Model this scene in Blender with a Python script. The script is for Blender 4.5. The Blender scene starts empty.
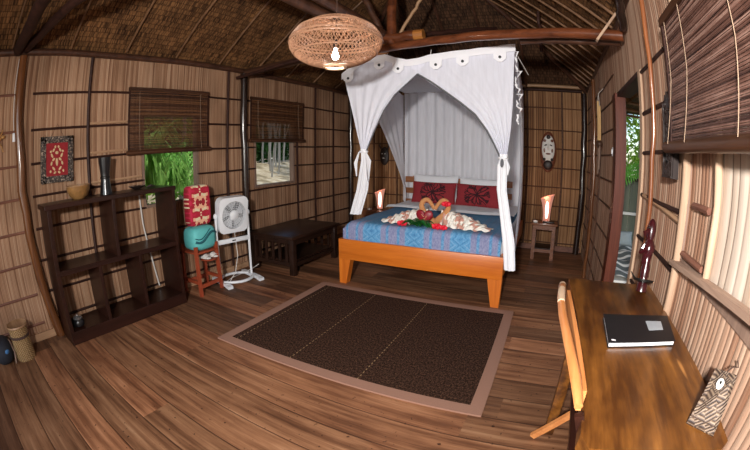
import bpy, bmesh, math, random
from mathutils import Vector, Matrix
random.seed(7)
C = bpy.context.scene.collection
sin, cos, pi = math.sin, math.cos, math.pi
XL, XR, YB, YF = -3.089, .513, 5.233, -1.5      # room planes
ZW = 2.2                                         # wall top

# ---------------------------------------------------------------- materials
class N:
    def __init__(s, name):
        s.m = bpy.data.materials.new(name); s.m.use_nodes = True
        s.t = s.m.node_tree; s.t.nodes.clear()
        s.out = s.t.nodes.new('ShaderNodeOutputMaterial')
    def n(s, kind, **kw):
        nd = s.t.nodes.new(kind)
        for k, v in kw.items(): setattr(nd, k, v)
        return nd
    def link(s, a, b): s.t.links.new(a, b)
    def put(s, sock, v):
        if isinstance(v, bpy.types.NodeSocket): s.link(v, sock)
        else: sock.default_value = v
    def co(s):
        return s.n('ShaderNodeTexCoord').outputs['Object']
    def gen(s):
        return s.n('ShaderNodeTexCoord').outputs['Generated']
    def sep(s, v):
        nd = s.n('ShaderNodeSeparateXYZ'); s.put(nd.inputs[0], v); return nd.outputs
    def comb(s, x=0., y=0., z=0.):
        nd = s.n('ShaderNodeCombineXYZ')
        for i, v in enumerate((x, y, z)): s.put(nd.inputs[i], v)
        return nd.outputs[0]
    def scale(s, v, sc):
        nd = s.n('ShaderNodeVectorMath', operation='MULTIPLY'); s.put(nd.inputs[0], v); nd.inputs[1].default_value = sc
        return nd.outputs[0]
    def math(s, op, a, b=0., c=0.):
        nd = s.n('ShaderNodeMath', operation=op)
        s.put(nd.inputs[0], a); s.put(nd.inputs[1], b)
        if len(nd.inputs) > 2: s.put(nd.inputs[2], c)
        return nd.outputs[0]
    def noise(s, v, sc=5., det=3., rough=.55):
        nd = s.n('ShaderNodeTexNoise'); s.put(nd.inputs['Vector'], v)
        nd.inputs['Scale'].default_value = sc; nd.inputs['Detail'].default_value = det; nd.inputs['Roughness'].default_value = rough
        return nd.outputs['Fac']
    def white(s, v):
        nd = s.n('ShaderNodeTexWhiteNoise'); s.put(nd.inputs['Vector'], v); return nd.outputs['Value']
    def ramp(s, f, stops, interp='LINEAR'):
        nd = s.n('ShaderNodeValToRGB'); s.put(nd.inputs[0], f); cr = nd.color_ramp; cr.interpolation = interp
        while len(cr.elements) < len(stops): cr.elements.new(.5)
        for e, (p, c) in zip(cr.elements, stops): e.position = p; e.color = (*c, 1) if len(c) == 3 else c
        return nd.outputs[0]
    def mix(s, f, a, b, mode='MIX'):
        nd = s.n('ShaderNodeMix', data_type='RGBA', blend_type=mode)
        s.put(nd.inputs[0], f)
        for i, v in ((6, a), (7, b)):
            s.put(nd.inputs[i], (*v, 1) if isinstance(v, tuple) and len(v) == 3 else v)
        return nd.outputs[2]
    def bump(s, h, st=.5, d=.01):
        nd = s.n('ShaderNodeBump'); s.put(nd.inputs['Height'], h); nd.inputs['Strength'].default_value = st; nd.inputs['Distance'].default_value = d
        return nd.outputs[0]
    def bsdf(s, col, rough=.6, metal=0., normal=None, spec=.5, coat=0., emit=None, es=0., alpha=None, trans=None):
        b = s.n('ShaderNodeBsdfPrincipled')
        s.put(b.inputs['Base Color'], (*col, 1) if isinstance(col, tuple) and len(col) == 3 else col)
        s.put(b.inputs['Roughness'], rough); b.inputs['Metallic'].default_value = metal
        b.inputs['Specular IOR Level'].default_value = spec; b.inputs['Coat Weight'].default_value = coat
        b.inputs['Coat Roughness'].default_value = .12
        if normal is not None: s.link(normal, b.inputs['Normal'])
        if emit: b.inputs['Emission Color'].default_value = (*emit, 1); b.inputs['Emission Strength'].default_value = es
        if alpha is not None: s.put(b.inputs['Alpha'], alpha)
        if trans is not None: b.inputs['Transmission Weight'].default_value = trans
        s.link(b.outputs[0], s.out.inputs[0]); return s.m

def wood(name, dark, light, axis='z', sc=1., rough=.4, coat=0., spec=.5, bs=.15, spots=0.):
    m = N(name); c = m.co()
    st = {'x': (.5, 9, 9), 'y': (9, .5, 9), 'z': (9, 9, .5)}[axis]
    v = m.scale(c, tuple(k*sc for k in st))
    a = m.noise(v, 2.2, 5, .62); b = m.noise(m.scale(v, (4, 4, 4)), 4., 2)
    f = m.math('ADD', m.math('MULTIPLY', a, .75), m.math('MULTIPLY', b, .25))
    col = m.ramp(f, [(.3, dark), (.7, light)])
    if spots:
        k = m.ramp(m.noise(c, 22, 3), [(.6, (0, 0, 0)), (.72, (1, 1, 1))])
        col = m.mix(m.math('MULTIPLY', k, spots), col, tuple(x*.35 for x in dark))
    return m.bsdf(col, rough, normal=m.bump(f, bs, .004), coat=coat, spec=spec)

def flat(name, col, rough=.6, metal=0., var=.18, sc=30., **kw):
    m = N(name); f = m.noise(m.co(), sc, 3)
    c = m.mix(f, tuple(x*(1-var) for x in col), tuple(min(1, x*(1+var)) for x in col))
    return m.bsdf(c, rough, metal, normal=m.bump(f, .08, .003), **kw)

def reed(name, along, w, cols, panel=(.47, .265), rough=.75, gap=.22, pv=.38):
    """split-reed panelling: upright strips of width w side by side along an axis, in panels between battens"""
    m = N(name); c = m.co(); x, y, z = m.sep(c)
    t = {'x': x, 'y': y}[along]
    wob = m.math('MULTIPLY', m.math('SUBTRACT', m.noise(m.comb(m.math('MULTIPLY', t, 9.), 0., m.math('MULTIPLY', z, 1.4)), 1., 2), .5), w*1.1)
    k = m.math('DIVIDE', m.math('ADD', t, wob), w)
    cell = m.math('FLOOR', k); fr = m.math('FRACT', k)
    r1 = m.white(m.comb(cell, 0., 3.))
    big = m.noise(m.comb(m.math('MULTIPLY', t, 3.), 0., m.math('MULTIPLY', z, 1.5)), 1., 2)
    fine = m.noise(m.comb(m.math('MULTIPLY', t, 1/w*1.8), 0., m.math('MULTIPLY', z, 2.5)), 1., 4, .65)
    f = m.math('ADD', m.math('MULTIPLY', r1, .38), m.math('MULTIPLY', fine, .62))
    col = m.ramp(f, cols)
    col = m.mix(1., col, m.ramp(big, [(.3, (1-pv, 1-pv*1.05, 1-pv*1.1)), (.65, (1.0, 1.0, 1.0))]), 'MULTIPLY')
    edge = m.math('ABSOLUTE', m.math('SUBTRACT', fr, .5))
    dk = m.math('MULTIPLY', m.ramp(edge, [(.36, (0, 0, 0)), (.48, (1, 1, 1))]), m.ramp(m.white(m.comb(cell, 5., 1.)), [(.0, (.25, .25, .25)), (1., (1, 1, 1))]))
    col = m.mix(dk, col, m.mix(1., col, (gap, gap*.85, gap*.75), 'MULTIPLY'))
    h = m.math('SUBTRACT', 1., m.math('MULTIPLY', m.math('MULTIPLY', edge, edge), 4.))
    h = m.math('ADD', h, m.math('MULTIPLY', r1, .6))
    return m.bsdf(col, rough, normal=m.bump(h, .5, .004), spec=.25)

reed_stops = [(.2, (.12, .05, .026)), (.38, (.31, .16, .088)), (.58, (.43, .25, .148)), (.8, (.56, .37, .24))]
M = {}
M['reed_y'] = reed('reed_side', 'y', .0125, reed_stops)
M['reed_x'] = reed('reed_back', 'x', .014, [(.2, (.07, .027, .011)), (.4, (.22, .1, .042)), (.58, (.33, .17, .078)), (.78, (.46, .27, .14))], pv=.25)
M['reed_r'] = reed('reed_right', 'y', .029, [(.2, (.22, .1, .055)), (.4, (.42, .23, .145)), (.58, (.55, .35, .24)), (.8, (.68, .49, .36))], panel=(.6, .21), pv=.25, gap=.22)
M['plank_w'] = reed('shutter_planks', 'y', .055, [(.15, (.35, .22, .14)), (.45, (.55, .42, .32)), (.85, (.78, .68, .58))], panel=(3, 3), gap=.2, pv=.1)  # flash overexposure is put into the pale plank colour
M['batten'] = wood('dark_batten', (.012, .004, .003), (.05, .018, .011), 'y', rough=.6, spec=.25)
M['batten_brown'] = wood('brown_batten', (.03, .012, .006), (.12, .05, .025), 'x', rough=.6, spec=.25)
M['batten_red'] = wood('reddish_batten', (.1, .035, .022), (.24, .1, .06), 'y', rough=.6)
M['batten_pale'] = wood('pale_batten', (.28, .15, .08), (.5, .3, .17), 'y', rough=.6)
M['post_brown'] = wood('varnished_brown_pole', (.05, .016, .006), (.22, .08, .025), 'z', rough=.25, coat=.5)
M['post_black'] = wood('varnished_black_pole', (.006, .004, .003), (.03, .014, .01), 'z', rough=.22, coat=.5)
M['pole_tan'] = wood('tan_pole', (.2, .1, .045), (.42, .25, .13), 'x', rough=.5)
M['log_red'] = wood('glossy_red_log', (.035, .009, .004), (.19, .055, .02), 'x', rough=.3, coat=.35, spec=.4)
M['log_brown'] = wood('brown_log', (.022, .008, .005), (.1, .04, .02), 'x', rough=.45, coat=.1)
M['log_orange'] = wood('orange_bark', (.2, .06, .01), (.5, .2, .04), 'x', rough=.5)
M['rafter'] = wood('rafter_stick', (.08, .035, .014), (.24, .12, .055), 'z', rough=.55)
M['door_red'] = wood('red_brown_jamb', (.028, .006, .003), (.13, .03, .014), 'z', rough=.4, coat=.0, spec=.25)
M['jamb_pale'] = wood('pale_jamb', (.26, .15, .09), (.48, .33, .22), 'z', rough=.75)
M['jamb_grey'] = wood('grey_jamb', (.12, .07, .05), (.28, .18, .13), 'z', rough=.7)
M['sill'] = wood('worn_ledge_wood', (.16, .09, .06), (.42, .28, .2), 'y', rough=.7)
M['shelf'] = wood('espresso_wood', (.009, .003, .002), (.032, .01, .006), 'y', rough=.35, coat=.05, spec=.3)
M['bench'] = wood('black_brown_wood', (.009, .004, .0025), (.03, .012, .007), 'y', rough=.4, coat=.05, spec=.3)
M['bed'] = wood('orange_bed_wood', (.42, .085, .006), (.68, .19, .02), 'x', sc=.8, rough=.35, coat=.2)
M['bedleg'] = wood('orange_leg_wood', (.42, .085, .006), (.68, .19, .02), 'z', sc=.8, rough=.35, coat=.2)
M['head'] = wood('headboard_wood', (.2, .07, .03), (.42, .18, .08), 'x', rough=.4)
M['desk'] = wood('desk_wood', (.035, .011, .003), (.2, .08, .018), 'y', sc=.55, rough=.33, coat=.2, spots=.3)
m = N('desk_wood'); c = m.co()
g_ = m.noise(m.scale(c, (11, .9, 11)), 2.2, 6, .65); q_ = m.noise(m.scale(c, (5, 2.2, 5)), 1.6, 4, .6)
f = m.math('ADD', m.math('MULTIPLY', g_, .5), m.math('MULTIPLY', q_, .5))
col = m.ramp(f, [(.34, (.018, .005, .0015)), (.46, (.065, .021, .004)), (.58, (.16, .058, .01)), (.7, (.3, .12, .022))])
scr = m.ramp(m.noise(m.scale(c, (26, 2.5, 26)), 1., 2), [(.7, (0, 0, 0)), (.76, (.7, .7, .7))])
M['desk'] = m.bsdf(m.mix(scr, col, (.5, .22, .06)), .32, normal=m.bump(g_, .15, .003), coat=.15)
M['chair'] = wood('chair_wood', (.4, .13, .035), (.66, .29, .1), 'y', rough=.35, coat=.2)
M['chair_top'] = wood('worn_pale_wood', (.5, .34, .22), (.72, .52, .36), 'y', rough=.45)
M['stool'] = wood('red_orange_wood', (.2, .03, .012), (.36, .07, .028), 'z', rough=.4)
M['night'] = wood('nightstand_wood', (.09, .028, .012), (.26, .09, .035), 'x', rough=.35, coat=.2)
M['white_plastic'] = flat('white_plastic', (.72, .73, .75), .35, var=.04)
M['grey_plastic'] = flat('pale_grey_blades', (.5, .52, .55), .4, var=.05)
M['dark_inner'] = flat('dark_inner', (.12, .13, .14), .6, var=.1)
M['white_cloth'] = flat('white_linen', (.78, .79, .82), .85, var=.04, sc=12)
M['wire'] = flat('white_wire', (.62, .58, .54), .5, var=.05)
M['cover_black'] = flat('black_cover', (.006, .006, .008), .5, var=.2)
M['black_gloss'] = flat('black_lacquer', (.006, .006, .007), .3, coat=.2, var=.2)
M['iron'] = flat('dark_iron', (.02, .018, .016), .4, metal=.6)
M['silver'] = flat('bright_metal', (.7, .7, .7), .2, metal=.9)
M['paper'] = flat('paper', (.75, .75, .76), .6, var=.03)
M['label_grey'] = flat('label_grey', (.34, .37, .4), .4, var=.15)
M['red_flower'] = flat('red_petals', (.75, .012, .035), .5, var=.2)
M['heart'] = flat('red_heart', (.24, .006, .014), .45, var=.15)
M['leaf_dark'] = flat('dark_leaf', (.012, .11, .02), .3, var=.4)
M['towel'] = flat('tan_towel', (.5, .22, .085), .95, var=.12, sc=180)
M['towel_ribbon'] = flat('gold_print', (.8, .45, .2), .6)
M['teal'] = flat('turquoise_cloth', (.1, .43, .42), .7, var=.08)
M['teal_dark'] = flat('deep_teal_cloth', (.008, .09, .11), .7)
M['slipper'] = flat('white_slipper', (.75, .72, .68), .7, var=.05)
M['coral'] = flat('dark_coral_print', (.035, .004, .008), .9)
M['mask_white'] = flat('mask_white_paint', (.68, .66, .62), .5, var=.12)
M['mask_dark'] = flat('mask_dark_wood', (.02, .01, .008), .5)
M['mask_rim'] = flat('mask_brown_wood', (.13, .035, .014), .35, var=.3)
M['statue'] = flat('wine_red_carved_wood', (.035, .004, .006), .28, var=.8, sc=40, coat=.6)
M['carved'] = flat('black_carved_wood', (.022, .014, .012), .4, var=.6, sc=45)
M['dark_cloth'] = flat('dark_bag_cloth', (.012, .014, .022), .8)
M['blue_patch'] = flat('blue_patch', (.04, .14, .32), .7)
M['shell'] = flat('white_shell', (.85, .84, .8), .3, var=.05)
M['string'] = flat('brown_string', (.06, .03, .02), .9)
M['gold'] = flat('gilded_wood', (.4, .2, .06), .4, var=.4)
M['button'] = flat('dark_button', (.02, .022, .025), .4)
M['edge_dark'] = flat('grey_net_hem', (.1, .1, .11), .8)
M['bamboo'] = wood('bamboo_stick', (.38, .2, .07), (.6, .4, .18), 'z', rough=.4)
M['bamboo_pole'] = wood('amber_pole', (.09, .022, .01), (.28, .1, .035), 'z', rough=.25, coat=.4)
M['coconut'] = flat('coconut_shell', (.05, .022, .012), .5, var=.4)
M['veranda'] = wood('weathered_boards', (.05, .055, .04), (.14, .15, .1), 'z', rough=.8)
M['trunk'] = wood('pale_bark', (.13, .11, .08), (.38, .34, .27), 'z', rough=.9)
M['rail_white'] = flat('pale_rail', (.6, .58, .52), .6)
M['grey_cushion'] = flat('grey_cushion', (.2, .23, .23), .8)

def mk_leaf(name, a, b, t=.35):
    m = N(name); f = m.noise(m.co(), 6, 2)
    col = m.mix(f, a, b)
    d = m.n('ShaderNodeBsdfDiffuse'); m.put(d.inputs[0], col)
    tr = m.n('ShaderNodeBsdfTranslucent'); m.put(tr.inputs[0], col)
    mx = m.n('ShaderNodeMixShader'); mx.inputs[0].default_value = t
    m.link(d.outputs[0], mx.inputs[1]); m.link(tr.outputs[0], mx.inputs[2]); m.link(mx.outputs[0], m.out.inputs[0])
    return m.m
M['blade'] = mk_leaf('strap_leaf', (.12, .36, .03), (.5, .82, .26))
M['foliage'] = mk_leaf('tree_leaf', (.05, .15, .01), (.3, .46, .07))
M['foliage_dark'] = mk_leaf('dark_bush_leaf', (.008, .03, .008), (.05, .11, .025))
M['fern'] = mk_leaf('fern_leaf', (.06, .25, .03), (.2, .5, .1))

# sheer mosquito net
def mk_net(name, alpha, col=(.86, .87, .92)):
    m = N(name); f = m.noise(m.scale(m.co(), (30, 30, 3)), 1.5, 2)
    d = m.n('ShaderNodeBsdfDiffuse'); d.inputs[0].default_value = (*col, 1)
    tr = m.n('ShaderNodeBsdfTranslucent'); tr.inputs[0].default_value = (*col, 1)
    tp = m.n('ShaderNodeBsdfTransparent')
    a = m.n('ShaderNodeMixShader'); a.inputs[0].default_value = .25
    m.link(d.outputs[0], a.inputs[1]); m.link(tr.outputs[0], a.inputs[2])
    b = m.n('ShaderNodeMixShader'); m.put(b.inputs[0], m.math('ADD', m.math('MULTIPLY', f, .22), alpha-.11))
    m.link(tp.outputs[0], b.inputs[1]); m.link(a.outputs[0], b.inputs[2]); m.link(b.outputs[0], m.out.inputs[0])
    return m.m
M['net'] = mk_net('sheer_net', .88, (.9, .91, 1.0))
M['net_in'] = mk_net('sheer_net_back', .95, (.93, .94, 1.0))
M['valance'] = mk_net('net_valance_cotton', 1.1, (.97, .97, 1.0))

# floor boards running across the room
m = N('floor_boards'); c = m.co(); x, y, z = m.sep(c)
bw = .19
k = m.math('DIVIDE', y, bw); row = m.math('FLOOR', k); fr = m.math('FRACT', k)
seg = m.math('FLOOR', m.math('DIVIDE', m.math('ADD', x, m.math('MULTIPLY', m.white(m.comb(row, 1., 1.)), 3.)), 2.6))
rnd = m.white(m.comb(row, seg, 2.))
gr = m.noise(m.comb(m.math('MULTIPLY', x, .9), m.math('MULTIPLY', y, 17.), m.math('MULTIPLY', rnd, 40.)), 1.3, 6, .7)
bl = m.noise(m.comb(m.math('MULTIPLY', x, 1.), m.math('MULTIPLY', y, 2.5), m.math('MULTIPLY', rnd, 9.)), 2., 3)
f = m.math('ADD', m.math('MULTIPLY', gr, .7), m.math('MULTIPLY', bl, .3))
col = m.ramp(f, [(.3, (.05, .02, .01)), (.44, (.15, .066, .033)), (.57, (.3, .15, .08)), (.74, (.5, .31, .19))])
col = m.mix(1., col, m.ramp(rnd, [(0, (.42, .38, .37)), (.45, (.75, .72, .66)), (1, (1.1, .95, .85))]), 'MULTIPLY')
seam = m.math('ABSOLUTE', m.math('SUBTRACT', fr, .5))
sm = m.ramp(seam, [(.482, (1, 1, 1)), (.493, (.2, .15, .12))])
spk = m.ramp(m.noise(c, 38, 2, .5), [(.27, (.2, .15, .12)), (.33, (1, 1, 1))])
col = m.mix(1., m.mix(1., col, sm, 'MULTIPLY'), spk, 'MULTIPLY')
M['floor'] = m.bsdf(col, m.math('ADD', .42, m.math('MULTIPLY', gr, .25)), normal=m.bump(m.math('ADD', m.math('MULTIPLY', gr, .4), m.ramp(seam, [(.465, (1, 1, 1)), (.495, (0, 0, 0))])), .35, .006), spec=.35)

# thatch
def mk_thatch(name, along, dark, light, dens=75.):
    m = N(name); c = m.co(); x, y, z = m.sep(c)
    t = {'x': x, 'y': y}[along]
    crs = m.math('FLOOR', m.math('DIVIDE', z, .03))
    r = m.white(m.comb(m.math('FLOOR', m.math('DIVIDE', m.math('ADD', t, m.math('MULTIPLY', crs, .173)), .01)), crs, 1.))
    v = m.comb(m.math('MULTIPLY', m.math('ADD', t, m.math('MULTIPLY', z, .25)), dens), m.math('MULTIPLY', crs, 7.3), m.math('MULTIPLY', z, 5.))
    a = m.noise(v, 1., 3, .7)
    b = m.noise(m.scale(c, (3, 3, 3)), 1.5, 3)
    f = m.math('ADD', m.math('MULTIPLY', a, .52), m.math('ADD', m.math('MULTIPLY', r, .2), m.math('MULTIPLY', b, .28)))
    col = m.ramp(f, [(.34, dark), (.5, tuple((p+q)/2.8 for p, q in zip(dark, light))), (.7, light)])
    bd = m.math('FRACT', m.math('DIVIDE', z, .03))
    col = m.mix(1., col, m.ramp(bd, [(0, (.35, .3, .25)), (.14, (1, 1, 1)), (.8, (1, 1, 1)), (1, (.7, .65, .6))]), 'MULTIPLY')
    return m.bsdf(col, .8, normal=m.bump(a, .9, .012), spec=.2)
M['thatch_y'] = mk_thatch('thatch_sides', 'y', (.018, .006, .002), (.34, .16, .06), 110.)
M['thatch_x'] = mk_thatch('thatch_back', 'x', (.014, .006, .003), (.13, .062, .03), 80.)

# rug weave
m = N('rug_weave'); c = m.co(); x, y, z = m.sep(c)
h1 = m.math('SINE', m.math('MULTIPLY', m.math('ADD', x, m.math('ABSOLUTE', m.math('SUBTRACT', m.math('FRACT', m.math('MULTIPLY', y, 11.)), .5))), 180.))
nz = m.noise(m.scale(c, (90, 65, 1)), 1., 3, .85)
f = m.math('ADD', m.math('MULTIPLY', nz, .75), m.math('MULTIPLY', h1, .08))
col = m.ramp(f, [(.28, (.006, .003, .002)), (.4, (.035, .016, .01)), (.56, (.17, .085, .05))])
lx = 0.
for q in (-.78, -.305, .175):
    on_ = m.math('LESS_THAN', m.math('ABSOLUTE', m.math('SUBTRACT', x, q)), .0028)
    lx = m.math('ADD', on_, lx)
dash = m.math('MULTIPLY', lx, m.math('LESS_THAN', m.math('FRACT', m.math('MULTIPLY', y, 27.)), .45))
col = m.mix(m.math('MULTIPLY', dash, .75), col, (.4, .27, .14))
M['rug'] = m.bsdf(col, .95, normal=m.bump(f, .6, .004), spec=.1)
M['rug_border'] = flat('rug_border_cotton', (.27, .14, .095), .95, var=.12, sc=140)
M['rug_dash'] = flat('rug_tan_thread', (.3, .2, .1), .9)

# blue ikat coverlet
m = N('ikat_coverlet'); c = m.co(); x, y, z = m.sep(c)
s_ = m.math('SUBTRACT', m.math('ADD', y, 0.), z)        # runs down the front face and along the top
u = m.math('ABSOLUTE', m.math('SUBTRACT', m.math('FRACT', m.math('DIVIDE', m.math('ADD', x, .225), .41)), .5))
v = m.math('ABSOLUTE', m.math('SUBTRACT', m.math('FRACT', m.math('DIVIDE', s_, .10)), .5))
st = m.math('FLOOR', m.math('MULTIPLY', m.math('ADD', u, m.math('MULTIPLY', v, .3)), 22.))
f1 = m.math('FRACT', m.math('MULTIPLY', st, .382))
jag = m.noise(m.scale(c, (90, 45, 45)), 1., 3, .8)
ff = m.math('ADD', m.math('MULTIPLY', f1, .3), m.math('MULTIPLY', jag, .8))
blue = m.ramp(ff, [(.15, (.05, .14, .29)), (.4, (.07, .22, .43)), (.62, (.12, .33, .55)), (.85, (.27, .38, .54))])
topm = m.ramp(y, [(0., (0, 0, 0)), (.001, (1, 1, 1))])
mauve = m.ramp(jag, [(.3, (.13, .16, .31)), (.7, (.33, .33, .47))])
band = m.ramp(m.math('FRACT', m.math('DIVIDE', m.math('ADD', x, .225), .41)), [(0, (1, 1, 1)), (.09, (1, 1, 1)), (.11, (.1, .1, .1)), (.15, (.1, .1, .1)), (.17, (1, 1, 1)), (.27, (1, 1, 1)), (.3, (0, 0, 0)), (.7, (0, 0, 0)), (.73, (1, 1, 1)), (.83, (1, 1, 1)), (.85, (.1, .1, .1)), (.89, (.1, .1, .1)), (.91, (1, 1, 1))])
pat = m.mix(band, blue, mauve)
plain = m.mix(m.noise(m.scale(c, (60, 3, 3)), 1., 2), (.06, .17, .3), (.14, .29, .45))
fr_ = m.ramp(m.math('ADD', y, 1.5), [(.62, (0, 0, 0)), (.72, (.8, .8, .8))])
M['ikat'] = m.bsdf(m.mix(fr_, pat, plain), .85, normal=m.bump(jag, .3, .004), spec=.2)

# floral red cloth (chunky mirrored pattern)
def mk_floral(name, p=.13):
    m = N(name); c = m.co(); x, y, z = m.sep(c)
    u = m.math('ABSOLUTE', m.math('SUBTRACT', m.math('FRACT', m.math('ADD', m.math('DIVIDE', y, p), .5)), .5))
    v = m.math('ABSOLUTE', m.math('SUBTRACT', m.math('FRACT', m.math('DIVIDE', z, p*.8)), .5))
    vo = m.n('ShaderNodeTexVoronoi'); vo.inputs['Scale'].default_value = 8.5; vo.inputs['Randomness'].default_value = .95
    m.put(vo.inputs['Vector'], m.comb(u, v, .3))
    sp = m.sep(vo.outputs['Color'])
    col = m.ramp(sp[0], [(0, (.32, .008, .02)), (.3, (.5, .012, .05)), (.5, (.2, .006, .014)), (.64, (.8, .42, .26)), (.74, (.75, .62, .4)), (.82, (.42, .01, .03))], 'CONSTANT')
    return m.bsdf(col, .75)
M['floral'] = mk_floral('red_floral_cloth', .27)
m = N('red_cushion_cloth'); f = m.noise(m.co(), 60, 2)
M['cushion'] = m.bsdf(m.mix(f, (.2, .02, .026), (.32, .035, .042)), .85, spec=.2)
# scalloped towel stripes
m = N('scalloped_towel'); c = m.co(); x, y, z = m.sep(c)
w1 = m.math('SINE', m.math('ADD', m.math('MULTIPLY', m.math('ADD', x, m.math('MULTIPLY', y, .5)), 44.), m.math('MULTIPLY', m.math('SINE', m.math('MULTIPLY', m.math('SUBTRACT', x, m.math('MULTIPLY', y, 1.6)), 90.)), 1.0)))
col = m.ramp(m.math('ADD', m.math('MULTIPLY', w1, .5), .5), [(.4, (.82, .78, .7)), (.66, (.78, .68, .58)), (.85, (.52, .26, .2))])
M['scallop'] = m.bsdf(col, .9, normal=m.bump(w1, .6, .006))
# blinds
M['blind_rail'] = wood('blind_rail', (.018, .007, .004), (.09, .035, .015), 'y', rough=.4)
def mk_blind(name, stops, pitch):
    m = N(name); c = m.co(); x, y, z = m.sep(c)
    cell = m.math('FLOOR', m.math('DIVIDE', z, pitch))
    r = m.white(m.comb(cell, 1., 1.)); q = m.noise(m.comb(0., m.math('MULTIPLY', y, 5.), m.math('MULTIPLY', cell, 3.7)), 1.3, 4, .7)
    return m.bsdf(m.ramp(m.math('ADD', m.math('MULTIPLY', r, .45), m.math('MULTIPLY', q, .55)), stops), .5)
M['blind'] = mk_blind('blind_splints', [(.2, (.014, .004, .002)), (.5, (.07, .025, .009)), (.8, (.2, .09, .035))], .0095)
M['blind_r'] = mk_blind('blind_splints_right', [(.25, (.03, .011, .008)), (.5, (.11, .05, .035)), (.62, (.19, .1, .075)), (.82, (.36, .23, .18))], .0085)
M['cord'] = flat('tan_cord', (.3, .2, .13), .8)
M['wicker'] = flat('rattan', (.36, .19, .11), .45, var=.25, sc=60)
M['wicker_rim'] = flat('pale_rattan', (.72, .46, .28), .45, var=.1)
# basket
m = N('basket_weave'); c = m.co(); x, y, z = m.sep(c)
a = m.n('ShaderNodeMath', operation='ARCTAN2'); m.link(y, a.inputs[0]); m.link(x, a.inputs[1])
w1 = m.math('MULTIPLY', m.math('SINE', m.math('MULTIPLY', z, 330.)), m.math('SINE', m.math('MULTIPLY', a.outputs[0], 22.)))
M['basket'] = m.bsdf(m.mix(m.math('ADD', m.math('MULTIPLY', w1, .5), .5), (.16, .08, .03), (.46, .3, .13)), .8, normal=m.bump(w1, .8, .006))
# woven key tag
m = N('woven_tag'); c = m.co(); 
br = m.n('ShaderNodeTexChecker'); br.inputs['Scale'].default_value = 42.; m.put(br.inputs['Vector'], c)
x, y, z = m.sep(c)
sx = m.math('SINE', m.math('MULTIPLY', z, 900.)); sy = m.math('SINE', m.math('MULTIPLY', y, 900.))
w2 = m.math('ADD', m.math('MULTIPLY', m.math('ADD', m.math('MULTIPLY', br.outputs['Fac'], sx), m.math('MULTIPLY', m.math('SUBTRACT', 1., br.outputs['Fac']), sy)), .5), .5)
M['tag'] = m.bsdf(m.ramp(m.math('ADD', m.math('MULTIPLY', w2, .5), m.math('MULTIPLY', m.noise(c, 60, 2), .5)), [(.2, (.02, .012, .01)), (.5, (.12, .075, .05)), (.85, (.26, .19, .13))]), .6, normal=m.bump(w2, .6, .003))
# zebra throw
m = N('zebra_throw'); c = m.co(); x, y, z = m.sep(c)
w3 = m.math('SINE', m.math('ADD', m.math('MULTIPLY', m.math('ADD', y, m.math('MULTIPLY', z, 1.)), 42.), m.math('MULTIPLY', m.math('SINE', m.math('MULTIPLY', x, 26.)), 1.5)))
M['zebra'] = m.bsdf(m.ramp(w3, [(.35, (.08, .09, .08)), (.55, (.6, .58, .5))]), .85)
# copper bark lamp shade, glowing
m = N('copper_lamp_shade'); f = m.noise(m.scale(m.co(), (8, 8, 3)), 3, 3)
M['lampshade'] = m.bsdf(m.mix(f, (.3, .08, .04), (.6, .3, .22)), .3, metal=.35, emit=(1., .42, .3), es=.45)
M['glow'] = flat('lamp_glow', (1, .8, .7), .5, emit=(1., .72, .62), es=3.5)
M['bulb'] = flat('lit_bulb', (1, 1, 1), .5, emit=(1., .97, .92), es=30.)
M['vase_amber'] = flat('speckled_amber_glaze', (.24, .12, .04), .3, var=.6, sc=26, coat=.4)
# ground
m = N('sandy_ground'); f = m.noise(m.co(), 2.2, 6, .7)
M['ground'] = m.bsdf(m.ramp(f, [(.35, (.1, .075, .03)), (.5, (.3, .23, .13)), (.66, (.5, .43, .3))]), .95)
# framed textile
M['textile_red'] = flat('red_textile', (.24, .006, .01), .8, var=.15)
M['textile_cream'] = flat('cream_embroidery', (.55, .38, .2), .8)
m = N('carved_dark_frame'); f = m.noise(m.co(), 85, 3)
M['frame_carved'] = m.bsdf(m.ramp(f, [(.4, (.02, .012, .009)), (.56, (.06, .04, .03)), (.66, (.4, .3, .22))]), .5, normal=m.bump(f, .6, .006))

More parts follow.
